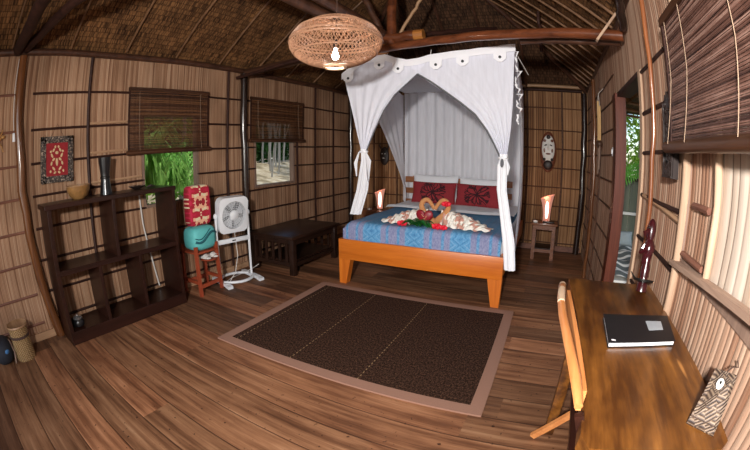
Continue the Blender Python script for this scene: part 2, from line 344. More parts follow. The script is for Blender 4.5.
# ---------------------------------------------------------------- geometry helpers
class B:
    def __init__(s): s.b = bmesh.new()
    def box(s, x0, x1, y0, y1, z0, z1, rot=None, bev=0.):
        vs = [s.b.verts.new(p) for p in ((x0,y0,z0),(x1,y0,z0),(x1,y1,z0),(x0,y1,z0),(x0,y0,z1),(x1,y0,z1),(x1,y1,z1),(x0,y1,z1))]
        fs = [s.b.faces.new([vs[i] for i in q]) for q in ((0,3,2,1),(4,5,6,7),(0,1,5,4),(1,2,6,5),(2,3,7,6),(3,0,4,7))]
        if bev:
            es = list({e for f in fs for e in f.edges})
            r = bmesh.ops.bevel(s.b, geom=es, offset=bev, segments=2, affect='EDGES', profile=.5)
            vs = list({v for f in r['faces'] for v in f.verts} | {v for v in vs if v.is_valid})
        if rot is not None: bmesh.ops.transform(s.b, matrix=rot, verts=vs)
        return s
    def beam(s, a, c, w, h, up=(0,0,1), taper=1.):
        a, c = Vector(a), Vector(c); d = (c-a).normalized(); u = Vector(up)
        if abs(d.dot(u)) > .95: u = Vector((0, 1, 0))
        r = d.cross(u).normalized(); u = r.cross(d)
        q = []
        for p, k in ((a, 1.), (c, taper)):
            q += [s.b.verts.new(p + r*(i*w/2*k) + u*(j*h/2*k)) for i, j in ((-1,-1),(1,-1),(1,1),(-1,1))]
        for f in ((3,2,1,0),(4,5,6,7),(0,1,5,4),(1,2,6,5),(2,3,7,6),(3,0,4,7)): s.b.faces.new([q[i] for i in f])
        return s
    def tube(s, pts, r, seg=10, cap=True, closed=False, sx=1.):
        pts = [Vector(p) for p in pts]; n = len(pts)
        rs = r if isinstance(r, (list, tuple)) else [r]*n
        rings = []; prev = None
        for i, p in enumerate(pts):
            if closed: t = pts[(i+1) % n] - pts[i-1]
            else: t = pts[min(i+1, n-1)] - pts[max(i-1, 0)]
            t.normalize()
            if prev is None:
                u = Vector((0, 0, 1)) if abs(t.z) < .9 else Vector((0, 1, 0))
                nn = t.cross(u).normalized()
            else:
                nn = prev - t*prev.dot(t); nn.normalize()
            prev = nn; bb = t.cross(nn)
            rings.append([s.b.verts.new(p + (nn*cos(2*pi*k/seg) + bb*sin(2*pi*k/seg)*sx)*rs[i]) for k in range(seg)])
        m_ = n if closed else n-1
        for i in range(m_):
            A, D = rings[i], rings[(i+1) % n]
            for k in range(seg): s.b.faces.new((A[k], A[(k+1) % seg], D[(k+1) % seg], D[k]))
        if cap and not closed:
            s.b.faces.new(rings[0][::-1]); s.b.faces.new(rings[-1])
        return s
    def lathe(s, prof, c=(0,0,0), seg=28, sx=1., sy=1., rot=None):
        rings = []
        for r, z in prof:
            rings.append([s.b.verts.new((r*cos(2*pi*k/seg)*sx, r*sin(2*pi*k/seg)*sy, z)) for k in range(seg)])
        for A, D in zip(rings, rings[1:]):
            for k in range(seg): s.b.faces.new((A[k], A[(k+1) % seg], D[(k+1) % seg], D[k]))
        if prof[0][0] > 1e-4: s.b.faces.new(rings[0][::-1])
        if prof[-1][0] > 1e-4: s.b.faces.new(rings[-1])
        mt = Matrix.Translation(c) @ (rot if rot is not None else Matrix())
        bmesh.ops.transform(s.b, matrix=mt, verts=[v for R in rings for v in R])
        return s
    def grid(s, fn, nu, nv):
        g = [[s.b.verts.new(fn(i/nu, j/nv)) for j in range(nv+1)] for i in range(nu+1)]
        for i in range(nu):
            for j in range(nv): s.b.faces.new((g[i][j], g[i+1][j], g[i+1][j+1], g[i][j+1]))
        return s
    def blob(s, c, rx, ry, rz, rot=None, seg=16, rings=10, p=1.):
        def sp(v): return math.copysign(abs(v)**p, v)
        vs = []
        for i in range(rings+1):
            th = pi*i/rings
            vs.append([s.b.verts.new((rx*sp(sin(th))*sp(cos(2*pi*k/seg)), ry*sp(sin(th))*sp(sin(2*pi*k/seg)), rz*sp(cos(th)))) for k in range(seg)])
        for A, D in zip(vs, vs[1:]):
            for k in range(seg): s.b.faces.new((A[k], D[k], D[(k+1) % seg], A[(k+1) % seg]))
        mt = Matrix.Translation(c) @ (rot if rot is not None else Matrix())
        bmesh.ops.transform(s.b, matrix=mt, verts=[v for R in vs for v in R])
        return s
    def poly(s, pts, depth):
        """extruded polygon; depth is a vector"""
        d = Vector(depth); a = [s.b.verts.new(p) for p in pts]; c = [s.b.verts.new(Vector(p)+d) for p in pts]
        s.b.faces.new(a); s.b.faces.new(c[::-1])
        for i in range(len(a)):
            j = (i+1) % len(a); s.b.faces.new((a[j], a[i], c[i], c[j]))
        return s
    def build(s, name, mat, parent=None, loc=None, smooth=True, **tags):
        bmesh.ops.remove_doubles(s.b, verts=s.b.verts, dist=1e-6)
        bmesh.ops.recalc_face_normals(s.b, faces=s.b.faces)
        me = bpy.data.meshes.new(name); s.b.to_mesh(me); s.b.free()
        me.materials.append(mat)
        if smooth:
            me.polygons.foreach_set('use_smooth', [True]*len(me.polygons))
            try: me.set_sharp_from_angle(angle=math.radians(38))
            except Exception: pass
        o = bpy.data.objects.new(name, me); C.objects.link(o)
        if parent: o.parent = parent
        if loc: o.location = loc
        for k, v in tags.items(): o[k] = v
        return o
def thing(name, label, cat, loc=(0,0,0), rz=0., group=None):
    o = bpy.data.objects.new(name, None); C.objects.link(o); o.empty_display_size = .05
    o.location = loc; o.rotation_euler = (0, 0, rz); o['label'] = label; o['category'] = cat
    if group: o['group'] = group
    return o
def T(label, cat, group=None):
    d = dict(label=label, category=cat)
    if group: d['group'] = group
    return d
ST = dict(kind='structure')
def pole(a, c, r0, r1=None, wob=.01, n=9, seg=12, seed=0, bow=(0,0,0)):
    rd = random.Random(seed); r1 = r0 if r1 is None else r1
    a, c, bw_ = Vector(a), Vector(c), Vector(bow); pts = []; rs = []
    for i in range(n):
        t = i/(n-1); e = sin(pi*t)
        pts.append(a.lerp(c, t) + bw_*e + Vector([rd.uniform(-wob, wob)*min(1, e*1.5) for _ in range(3)]))
        rs.append((r0+(r1-r0)*t)*rd.uniform(.93, 1.07))
    return pts, rs
def lerp(a, b, t): return a+(b-a)*t
def pw(tab, t):
    for (t0, v0), (t1, v1) in zip(tab, tab[1:]):
        if t <= t1: return v0+(v1-v0)*((t-t0)/(t1-t0) if t1 > t0 else 0)
    return tab[-1][1]
RX = lambda a: Matrix.Rotation(a, 4, 'X')
RY = lambda a: Matrix.Rotation(a, 4, 'Y')
RZ = lambda a: Matrix.Rotation(a, 4, 'Z')

# ---------------------------------------------------------------- setting
B().box(XL-.05, XR+.05, YF, YB+.05, -.08, 0).build('floor', M['floor'], smooth=False, **ST)
def wall(name, axis, at, th, a0, a1, z0, z1, holes, mat):
    """wall slab at plane `at` (thickness th, signed) along an axis with rectangular openings"""
    b = B(); cuts = sorted({a0, a1, *[h[0] for h in holes], *[h[1] for h in holes]})
    for p, q in zip(cuts, cuts[1:]):
        mid = (p+q)/2; hs = sorted([(h[2], h[3]) for h in holes if h[0] < mid < h[1]])
        z = z0; spans = []
        for (u, v) in hs: spans.append((z, u)); z = v
        spans.append((z, z1))
        for (u, v) in spans:
            if v-u < 1e-3: continue
            lo, hi = min(at, at+th), max(at, at+th)
            if axis == 'y': b.box(lo, hi, p, q, u, v)
            else: b.box(p, q, lo, hi, u, v)
    return b.build(name, mat, smooth=False, **ST)
W1 = (1.63, 2.25, .86, 1.66); W2 = (3.10, 3.79, .89, 1.63); W3 = (-.1, 1.26, .96, 1.78); D1 = (2.04, 2.76, 0., 1.74)
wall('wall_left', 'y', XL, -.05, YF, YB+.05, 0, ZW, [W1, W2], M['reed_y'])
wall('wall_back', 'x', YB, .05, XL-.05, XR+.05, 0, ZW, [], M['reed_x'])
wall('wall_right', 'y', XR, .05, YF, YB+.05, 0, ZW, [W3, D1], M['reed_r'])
wall('wall_front', 'x', YF, -.05, XL-.05, XR+.05, 0, ZW, [(-2.3, -.3, .0, 2.1)], M['reed_x'])  # opening behind the camera is added to let fill light in
B().poly([(XL-.05, YF-.05, ZW), (XR+.05, YF-.05, ZW), ((XL+XR)/2, YF-.05, ZW+1.34)], (0, .05, 0)).build('wall_front_gable', M['reed_x'], smooth=False, **ST)

# battens (split sticks nailed to the reed)
trim = [0]
def batten(segs, mat, r=.011, seed=None):
    trim[0] += 1; b = B()
    for a, c in segs:
        L_ = (Vector(c)-Vector(a)).length; n = max(3, int(L_/.3))
        pts, rs = pole(a, c, r, wob=.004, n=n, seg=6, seed=trim[0])
        b.tube(pts, rs, 6)
    b.build('trim_%d' % trim[0], mat, **ST)
hl = [1.863, 1.585, 1.332, 1.09, .845, .605, .36, .13]
def gaps(z, a0, a1, holes, skip=None):
    out = []; p = a0
    for h in sorted(holes):
        if h[2]-.02 < z < h[3]+.02: out.append((p, h[0])); p = h[1]
    out.append((p, a1)); return out
for z in hl:
    segs = [((XL+.005, u, z), (XL+.005, v, z)) for u, v in gaps(z, .52, YB-.02, [W1, W2])]
    batten(segs, M['batten'])
    batten([((XL+.005, YF+.1, z), (XL+.005, .42, z))], M['batten_red'])
for z in (1.60, 1.36, 1.12):                         # short pale battens around the first window
    batten([((XL+.008, 1.08, z+.005), (XL+.008, 1.6 if z < 1.5 else 1.45, z+.01))], M['batten_pale'], .011)
for y, z0 in ((-.9, 0), (-.25, 0), (1.06, 0), (2.66, 0), (4.26, 0), (4.72, 0)):
    batten([((XL+.014, y, z0), (XL+.014, y, ZW-.02))], M['batten'], .014)
batten([((XL+.014, 3.87, 0), (XL+.014, 3.85, 1.92))], M['batten'], .014)
hb = [1.93, 1.63, 1.38, 1.12, .86, .605, .353, .1]
for z in hb: batten([((XL+.03, YB-.005, z), (XR-.03, YB-.005, z+.005))], M['batten_brown'], .009)
for x in (.145, -.34, -.82, -1.3, -1.78, -2.27, -2.66):
    batten([((x, YB-.014, 0), (x, YB-.014, ZW-.03))], M['batten_brown'], .013)
hr = [1.93, 1.74, 1.52, 1.32, 1.11, .90, .66, .42, .18]
for i, z in enumerate(hr):
    batten([((XR-.005, 2.9, z), (XR-.005, YB-.03, z))], M['batten_brown'], .008)
    if z < 1.9:
        y0 = 1.5 if z > 1.2 else 1.28
        batten([((XR-.005, y0, z+.0), (XR-.005, 1.97, z))], M['batten'], .010)
batten([((XR-.006, 1.28, 1.075), (XR-.006, 1.92, 1.11))], M['batten_pale'], .012)
for z in (.52, .26): batten([((XR-.005, YF+.1, z), (XR-.005, 1.27, z))], M['batten'], .01)
for y in (4.6, 3.8): batten([((XR-.01, y, 0), (XR-.01, y, ZW-.03))], M['batten_brown'], .009)
# short battens on the pale reed shutter
for y0, y1, z in ((1.05, 1.19, 1.15), (1.04, 1.24, .985)):
    batten([((XR-.006, y0, z), (XR-.006, y1, z))], M['batten_red'], .011)
# baseboards
B().box(XL+.03, XR-.02, YB-.03, YB-.002, 0, .07).build('baseboard_back', M['batten_red'], smooth=False, **ST)
B().box(XL+.002, XL+.025, YF, YB-.03, 0, .06).build('baseboard_left', M['batten_pale'], smooth=False, **ST)

# window frames, jambs and sills
def frame_y(name, h, x0, x1, w, mat):
    b = B(); y0, y1, z0, z1 = h
    e = .004
    b.box(x0, x1, y0-w, y0+e, z0-w, z1+w).box(x0, x1, y1-e, y1+w, z0-w, z1+w)
    b.box(x0, x1, y0+e, y1-e, z0-w, z0+e).box(x0, x1, y0+e, y1-e, z1-e, z1+w)
    return b.build(name, mat, smooth=False, **ST)
frame_y('window_1', W1, XL-.055, XL+.012, .022, M['jamb_grey'])
frame_y('window_2', W2, XL-.055, XL+.012, .022, M['jamb_grey'])
frame_y('window_3', W3, XR-.006, XR+.055, .03, M['jamb_grey'])
# closed plank shutter in the third window
B().box(XR+.004, XR+.024, -.1, .99, .96, 1.78).build('shutter', M['plank_w'], smooth=False, **T('closed plank shutter coloured flash-bright below the large right-hand blind', 'shutter'))
B().box(XR+.004, XR+.024, .99, 1.26, .96, 1.78).build('shutter', M['reed_r'], smooth=False, **T('narrow reed shutter panel between two pale posts on the right wall', 'shutter'))
b = B(); b.tube(*pole((XR-.012, 1.275, .0), (XR-.012, 1.27, 2.15), .018, wob=.004, seed=3))
b.build('wooden_post', M['jamb_pale'], **T('pale round post left of the plank shutter under the right blind', 'post'))
b = B(); b.tube(*pole((XR-.008, .995, .97), (XR-.008, 1.0, 1.77), .013, wob=.003, seed=4))
b.build('wooden_post', M['jamb_pale'], **T('thin pale post between the reed panel and the flash-bright planks', 'post'))
b = B(); b.beam((XR-.022, 1.29, .942), (XR-.022, .2, 1.03), .032, .018)
b.build('window_sill', M['sill'], **T('rough grey-brown ledge board under the plank shutter', 'ledge'))
# doorway
B().box(XR-.03, XR+.056, 2.752, 2.88, 0, 1.76, bev=.004).build('door_1', M['door_red'], smooth=False, **ST)
B().box(XR-.012, XR+.06, 1.985, 2.046, 0, 1.76, bev=.004).build('trim_90', M['jamb_pale'], smooth=False, **ST)
B().box(XR-.012, XR+.09, 2.046, 2.752, 1.73, 1.76).build('trim_91', M['batten'], smooth=False, **ST)

# ---------------------------------------------------------------- roof: three thatched slopes in lapped courses
XC = (XL+XR)/2; HALF = (XR-XL)/2; SL = .74; ZE = 2.235
def slope(kind, mat):
    b = B(); du = .075; u = -.4
    while u < HALF:
        u2 = min(u+du, HALF)
        za, zb = ZE+SL*u-.0, ZE+SL*u2+.018
        for s0 in (0,):
            if kind == 'L':   P = [(XL+u, YF-.1, za), (XL+u, YB-u, za), (XL+u2, YB-u2, zb), (XL+u2, YF-.1, zb)]
            elif kind == 'R': P = [(XR-u, YF-.1, za), (XR-u, YB-u, za), (XR-u2, YB-u2, zb), (XR-u2, YF-.1, zb)]
            else:             P = [(XL+u, YB-u, za), (XR-u, YB-u, za), (XR-u2, YB-u2, zb), (XL+u2, YB-u2, zb)]
            b.poly(P, (0, 0, .03))
        u += du
    return b.build('ceiling', mat, smooth=False, **ST)
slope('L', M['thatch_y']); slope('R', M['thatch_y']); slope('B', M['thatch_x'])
ords = ['first', 'second', 'third', 'fourth', 'fifth', 'sixth', 'seventh', 'eighth', 'ninth', 'tenth', 'eleventh', 'twelfth', 'thirteenth', 'fourteenth', 'fifteenth', 'sixteenth', 'seventeenth', 'eighteenth']
for i in range(17):                                   # right slope: thin pale sticks
    y = 5.0-i*.235; u1 = min(HALF-.03, YB-y-.0); 
    if u1 < .15: continue
    b = B(); b.tube(*pole((XR+.0, y, ZE-.03), (XR-u1, y, ZE+SL*u1-.03), .011, wob=.006, n=6, seed=i), seg=7)
    b.build('rafter', M['rafter'], **T('thin pale roof stick on the right slope, %s from the back corner' % ords[i], 'rafter', 'thin roof sticks on the right slope'))
for i in range(9):                                    # left slope: broader, sparser
    y = 4.75-i*.56; u1 = min(HALF-.03, YB-y)
    b = B(); b.tube(*pole((XL+.03, y, ZE-.012), (XL+u1, y, ZE+SL*u1-.012), .010, wob=.008, n=6, seed=40+i), seg=7)
    b.build('rafter', M['rafter'], **T('brown roof pole under the left slope, %s from the back corner' % ords[i], 'rafter', 'roof poles on the left slope'))
for i, x in enumerate((-.35, -.85, -1.3, -1.75, -2.25)):      # back hip
    u1 = HALF-abs(x-XC)-.05
    b = B(); b.tube(*pole((x, YB-.02, ZE-.02), (x, YB-u1, ZE+SL*u1-.02), .02, wob=.01, n=6, seed=60+i), seg=8)
    b.build('rafter', M['log_brown'], **T('dark pole on the back roof slope, %s from the right' % ords[i], 'rafter', 'dark roof poles on the back slope'))
for s_, nm in ((1, 'right'), (-1, 'left')):
    x0 = XR if s_ > 0 else XL
    b = B(); b.tube(*pole((x0-s_*.02, YB-.02, ZE-.05), (XC+s_*.02, YB-HALF+.03, ZE+SL*HALF-.05), .03, wob=.01, seed=70+s_))
    b.build('hip_rafter', M['log_brown'], **T('dark hip pole climbing from the back %s corner' % nm, 'rafter'))
b = B(); b.tube(*pole((XC, YF, ZE+SL*HALF-.08), (XC, YB-HALF, ZE+SL*HALF-.08), .045, wob=.01, seed=75))
b.build('ridge_pole', M['log_brown'], **T('dark ridge log along the top of the roof', 'beam'))

# plates on the wall tops
b = B(); b.tube(*pole((XL+.02, YF+.03, 2.185), (XL+.02, YB-.05, 2.185), .03, wob=.006, n=16, seed=80))
b.build('wall_plate', M['log_brown'], **T('dark pole running along the top of the left wall', 'beam'))
b = B(); b.tube(*pole((XL+.08, YB-.03, 2.22), (XR-.08, YB-.03, 2.235), .026, wob=.006, n=16, seed=81))
b.build('wall_plate', M['pole_tan'], **T('tan bamboo pole along the top of the back wall', 'beam'))
b = B(); b.tube(*pole((XL+.08, YB-.04, 2.17), (XR-.08, YB-.04, 2.18), .018, wob=.004, n=16, seed=82))
b.build('wall_plate', M['batten'], **T('thin dark glossy pole just under the tan pole on the back wall', 'beam'))
b = B(); b.tube(*pole((XR-.01, YF+.03, 2.20), (XR-.01, YB-.05, 2.20), .018, wob=.006, n=16, seed=83))
b.build('wall_plate', M['log_brown'], **T('dark pole along the top of the right wall', 'beam'))

# posts
def post(a, c, r0, r1, mat, label, seed, bow=(0,0,0)):
    b = B(); b.tube(*pole(a, c, r0, r1, wob=.007, n=14, seed=seed, bow=bow), seg=16)
    return b.build('wooden_post', mat, **T(label, 'post'))
post((-3.045, .535, 0), (-3.045, .385, 2.15), .042, .036, M['post_brown'], 'crooked varnished brown post between the basket and the dark bookshelf', 90, (.01, -.035, 0))
post((-3.04, 2.91, 0), (-3.04, 2.86, 2.15), .038, .04, M['post_black'], 'glossy black post behind the white fan', 91)
post((-3.035, 5.16, 0), (-3.035, 5.16, 2.15), .04, .04, M['post_black'], 'dark post in the back left corner behind the bench', 92)
post((.43, 5.15, 0), (.455, 5.16, 2.15), .045, .04, M['post_black'], 'dark post in the back right corner beside the mask wall', 93)
post((.475, 4.1, 0), (.475, 4.1, 2.13), .02, .018, M['post_brown'], 'slim brown pole on the right wall near the back corner', 94)
post((.482, 1.70, .75), (.482, 1.66, 2.15), .011, .013, M['bamboo_pole'], 'thin amber pole standing up the right wall above the carved figure', 95)

# beams
def log(a, c, r0, r1, mat, label, seed, name='roof_beam', bow=(0,0,0), wob=.008):
    b = B(); b.tube(*pole(a, c, r0, r1, wob=wob, n=14, seed=seed, bow=bow), seg=14)
    return b.build(name, mat, **T(label, 'beam'))
log((XL+.02, 2.9, 2.17), (-1.42, 2.9, 2.185), .038, .04, M['log_brown'], 'brown tie beam from the black post to the lamp joint', 100)
log((XL+.02, 2.78, 2.10), (-1.5, 2.83, 2.20), .018, .018, M['batten'], 'thin dark pole under the left tie beam', 101)
log((-1.47, 2.93, 2.165), (.49, 2.27, 2.035), .036, .036, M['log_red'], 'glossy red-brown log above the mosquito net, running to the right wall', 102, bow=(0, 0, .01))
log((-.2, 2.66, 2.08), (.49, 2.40, 2.035), .024, .030, M['log_brown'], 'second brown log tucked behind and below the glossy one', 103)
log((-1.5, 3.0, 2.29), (-1.06, 3.0, 2.29), .045, .045, M['log_red'], 'short log stub with an orange binding above the net', 104)
b = B(); b.tube([(-1.14, 3.0, 2.29), (-1.10, 3.0, 2.29), (-1.055, 3.0, 2.29)], .05, 16)
b.build('orange_binding', M['log_orange'], **T('orange bark sleeve on the end of the short log stub', 'binding'))
b = B(); b.tube([(-1.475, 2.93, 2.165), (-1.43, 2.93, 2.165), (-1.37, 2.93, 2.17)], .047, 16)
b.build('orange_binding', M['log_orange'], **T('orange bark sleeve at the left end of the glossy log', 'binding'))
log((XL+.02, .33, 2.21), (XR, .33, 2.23), .05, .05, M['batten'], 'dark near tie beam crossing the top left corner of the picture', 105)
log((XL+.05, .40, 2.21), (-1.2, .74, 2.26), .038, .038, M['batten'], 'dark slanting pole just right of the near tie beam', 106)
log((-1.62, -1.0, 2.34), (-1.6, 3.05, 2.34), .045, .045, M['log_brown'], 'long brown log running away to the lamp joint, left one of the pair', 107)
log((-1.43, -1.0, 2.33), (-1.43, 3.1, 2.33), .04, .04, M['log_brown'], 'long brown log running away to the lamp joint, right one of the pair', 108)
log((-1.36, 3.0, 2.2), (-1.34, 3.02, 3.4), .045, .04, M['log_red'], 'upright king post rising from the beam joint', 109)
log((-1.42, 2.98, 2.3), (-1.72, 2.9, 3.0), .03, .03, M['log_brown'], 'dark brace leaning left from the king post foot', 110)
log((-1.3, 3.02, 2.3), (-.95, 3.05, 2.9), .016, .014, M['pole_tan'], 'thin tan stick leaning right from the king post foot', 111)
log((-1.3, 3.1, 2.32), (-.55, 3.9, 2.62), .025, .022, M['batten'], 'dark pole slanting from the beam joint to the back slope', 112)
log((-.07, 3.35, 2.2), (-.07, 3.35, 2.6), .016, .016, M['batten'], 'short dark upright behind the glossy log', 113)
b = B(); b.beam((.31, 2.28, 1.99), (.48, 2.28, 2.21), .045, .015)
b.build('roof_brace', M['jamb_pale'], **T('pale plank brace crossing the end of the glossy log', 'brace'))
log((.485, 2.22, 2.06), (.40, 1.85, 2.22), .03, .026, M['post_black'], 'black curved brace at the right end of the glossy log', 115, bow=(0, 0, .05))

# ---------------------------------------------------------------- blinds
def blind(y0, y1, z0, z1, x, label, side, mat, pitch=.0095, cords=(.12, .88)):
    t = thing('bamboo_blind', label, 'blind', (x, (y0+y1)/2, z0))
    w = (y1-y0)/2; h = z1-z0; s = side
    b = B(); n = int((h-.03)/pitch); rd = random.Random(int(y0*100))
    for i in range(n):
        z = .03+i*pitch; q = rd.uniform(-.0015, .0015)
        b.box(-.0015+q, .0015+q, -w+.012, w-.012, z, z+pitch*.8)
    b.build('slat_panel', mat, t, smooth=False)
    b = B(); b.box(-.012, .012, -w, w, h-.03, h); b.build('head_rail', M['blind_rail'], t, smooth=False)
    b = B(); b.tube([(.012*s, -w-.015, .012), (.012*s, 0, .010), (.012*s, w+.015, .012)], .021, 12); b.build('bottom_roll', M['blind_rail'], t)
    for yy in (-w+.008, w-.008): B().box(.002*s-.004, .002*s+.004, yy-.008, yy+.008, .02, h-.01).build('side_binding', M['batten'], t, smooth=False)
    for c in cords:
        b = B(); yy = lerp(-w, w, c)
        b.tube([(.008*s, yy, h), (.008*s, yy+.004, h*.5), (.034*s, yy, .02)], .0014, 5)
        b.build('cord', M['cord'], t)
    return t
blind(1.445, 2.372, 1.322, 1.905, XL+.045, 'brown bamboo blind half lowered over the window with bright strappy leaves', 1, M['blind'])
blind(2.975, 3.95, 1.395, 1.905, XL+.045, 'dark bamboo blind half lowered over the window with pale tree trunks', 1, M['blind'])
blind(.02, 1.345, 1.315, 1.80, XR-.055, 'large purplish-brown bamboo blind on the right wall above the shutter', -1, M['blind_r'], pitch=.0085, cords=(.54, .82, .955))

# ---------------------------------------------------------------- left side furniture
t = thing('bookshelf', 'low espresso-brown open bookshelf with five compartments against the left wall', 'bookshelf', (-2.9, 1.16, 0))
x0, x1, y0, y1 = -.16, .155, -.59, .593
def bx(name, *a, bev=.003): return B().box(*a, bev=bev).build(name, M['shelf'], t, smooth=False)
bx('top_board', x0, x1, y0-.02, y1+.01, .995, 1.03)
bx('side_panel', x0, x1, y0, y0+.035, .1, .995); bx('side_panel', x0, x1, y1-.03, y1, .1, .995)
bx('middle_shelf', x0, x1, y0+.035, y1-.03, .525, .565)
bx('plinth', x0, x1, y0, y1, 0, .10)
bx('divider', x0, x1, -.025, .005, .565, .995)
bx('divider', x0, x1, -.215, -.185, .10, .525); bx('divider', x0, x1, .17, .20, .10, .525)
# things on the shelf
t = thing('wooden_bowl', 'round speckled tan bowl on the left end of the dark bookshelf', 'bowl', (-2.9, .895, 1.03))
B().lathe([(.05, 0), (.075, .02), (.098, .06), (.103, .098), (.093, .098), (.088, .06), (.06, .02), (0.0, .015)]).build('bowl_body', M['vase_amber'], t)
B().lathe([(.104, .094), (.107, .1), (.1, .104), (.094, .1), (.094, .094)]).build('rim', M['pole_tan'], t)
t = thing('drum_vase', 'tall black hourglass drum-shaped vase on top of the bookshelf', 'vase', (-2.9, 1.15, 1.03))
B().lathe([(.054, 0), (.052, .02), (.043, .09), (.039, .13), (.043, .17), (.054, .25), (.058, .285), (.05, .285), (.045, .25), (0, .2)]).build('vase_body', M['black_gloss'], t)
B().lathe([(.039, .118), (.044, .124), (.044, .136), (.039, .142)]).build('waist_ring', M['iron'], t)
t = thing('woven_dish', 'small dark woven dish near the right end of the bookshelf top', 'dish', (-2.93, 1.47, 1.03))
B().lathe([(.03, 0), (.055, .012), (.085, .028), (.08, .03), (.05, .018), (0, .01)], sx=.8).build('dish_body', M['carved'], t)
b = B()
for k in range(10): a = k*pi/5; b.tube([(.02*cos(a), .03*sin(a), .016), (.06*cos(a+.3), .078*sin(a+.3), .032)], .003, 5)
b.build('woven_ribs', M['jamb_grey'], t)
b = B(); b.tube([(0, -.05, .01), (.01, -.01, .02), (0, .04, .01)], [.006, .012, .005], 8).build('carved_trinket', M['carved'], loc=(-2.9, 1.6, 1.028), **T('small dark carved trinket beside the woven dish on the bookshelf', 'trinket'))
t = thing('small_pot', 'little round black pot with a shiny lid in the lowest left compartment', 'pot', (-2.83, .685, .10))
B().lathe([(.03, 0), (.05, .015), (.055, .04), (.045, .06), (.038, .065)]).build('pot_body', M['black_gloss'], t)
B().lathe([(.04, .065), (.042, .07), (.03, .085), (.012, .09), (.012, .1), (0, .102)]).build('lid', M['silver'], t)

# picture
t = thing('framed_textile', 'red embroidered textile in a carved black frame on the left wall', 'picture', (XL+.028, .757, 1.345), 0)
t.rotation_euler = (math.radians(-1.5), 0, 0)
b = B(); W_, H_ = .152, .175
rd = random.Random(5)
for a0, a1, c0, c1 in ((-W_, W_, H_-.05, H_), (-W_, W_, -H_, -H_+.05), (-W_, -W_+.05, -H_, H_), (W_-.05, W_, -H_, H_)):
    b.box(-.012, .006, a0, a1, c0, c1)
for k in range(150):
    s = rd.choice('LRTB'); e = rd.uniform(-1, 1)
    yy, zz = (e*W_, rd.choice((-1, 1))*(H_-rd.uniform(.008, .045))) if s in 'TB' else (rd.choice((-1, 1))*(W_-rd.uniform(.008, .045)), e*H_)
    b.blob((.008, yy, zz), .006, rd.uniform(.004, .012), rd.uniform(.004, .012), seg=6, rings=4)
b.build('frame', M['frame_carved'], t)
B().box(-.01, 0, -W_+.048, W_-.048, -H_+.048, H_-.048).build('textile', M['textile_red'], t, smooth=False)
b = B()
for s in (-1, 1):
    for (yy, zz, l, a) in ((.03, .07, .03, .6), (.045, .03, .035, -.5), (.03, 0, .03, .9), (.05, -.03, .03, .3), (.03, -.07, .035, -.7), (.015, .095, .02, .2), (.055, .06, .02, 1.2), (.06, -.09, .02, .2), (.02, -.1, .025, 1.)):
        b.blob((.001, s*yy, zz), .0025, .009, l*.55, rot=RX(s*a), seg=8, rings=5)
b.blob((.001, 0, -.02), .003, .012, .03); b.blob((.001, 0, .05), .003, .016, .012)
b.build('embroidery', M['textile_cream'], t)
b = B(); b.tube([(0, -.06, .17), (-.005, 0, .27), (0, .06, .17)], .0018, 5); b.build('hanging_string', M['string'], t)

# wiring and ornament at the left edge
t = thing('light_switch', 'white switch box left of the crooked brown post', 'switch', (XL+.012, .365, 1.545))
B().box(-.01, .014, -.018, .018, -.032, .032, bev=.004).build('switch_plate', M['white_plastic'], t)
B().box(.014, .02, -.006, .006, -.012, .012).build('rocker', M['paper'], t)
b = B(); b.tube([(XL+.008, .352, 2.14), (XL+.012, .345, 1.9), (XL+.009, .35, 1.7), (XL+.008, .36, 1.58)], .0035, 6)
b.build('cable', M['wire'], **T('thin white cable dropping to the switch by the crooked post', 'cable'))
b = B(); b.tube([(XL+.03, 1.55, .98), (XL+.026, 1.57, .7), (XL+.026, 1.62, .4), (XL+.03, 1.66, .12)], .0075, 6)
b.build('cable', M['wire'], **T('pale conduit hanging down the wall behind the bookshelf', 'cable'))
t = thing('carved_gecko', 'gilded brown carved gecko on the wall at the far left edge', 'ornament', (XL+.02, .2, 1.52))
b = B(); b.tube([(0, -.12, .02), (0, -.06, .03), (0, 0, .01), (0, .04, .03)], [.004, .02, .024, .012], 8)
b.blob((.004, .058, .037), .014, .02, .014); b.build('body', M['gold'], t)
for (yy, zz, dy, dz) in ((.02, .03, .035, .06), (.02, .0, .04, -.07), (-.05, .03, -.03, .07), (-.05, 0, -.02, -.075)):
    B().tube([(0, yy, zz), (.004, yy+dy*.7, zz+dz*.5), (0, yy+dy, zz+dz)], [.008, .006, .005], 6).build('leg', M['gold'], t)

# basket
t = thing('wicker_basket', 'tall round woven tan basket on the floor left of the crooked post', 'basket', (-2.87, .135, 0))
B().lathe([(.085, 0), (.092, .02), (.086, .12), (.086, .2), (.09, .26), (.082, .26), (.08, .2), (.078, .03), (0, .02)]).build('basket_body', M['basket'], t)
B().lathe([(.0935, .25), (.098, .257), (.094, .266), (.085, .26)]).build('rim', M['pole_tan'], t)
B().lathe([(.0885, .17), (.0905, .176), (.091, .184), (.089, .19)]).build('band', M['string'], t)
t = thing('cloth_bag', 'dark bag with a blue patch lying at the bottom left edge beside the basket', 'bag', (-2.93, -.06, 0))
B().blob((0, 0, .09), .13, .10, .10, p=.85).build('bag_body', M['dark_cloth'], t)
B().blob((.09, .03, .11), .04, .03, .025).build('patch', M['blue_patch'], t)
b = B(); b.tube([(-.05, .05, .16), (.03, .09, .15), (.1, .1, .08), (.13, .08, .01)], .007, 6); b.build('strap', M['jamb_grey'], t)

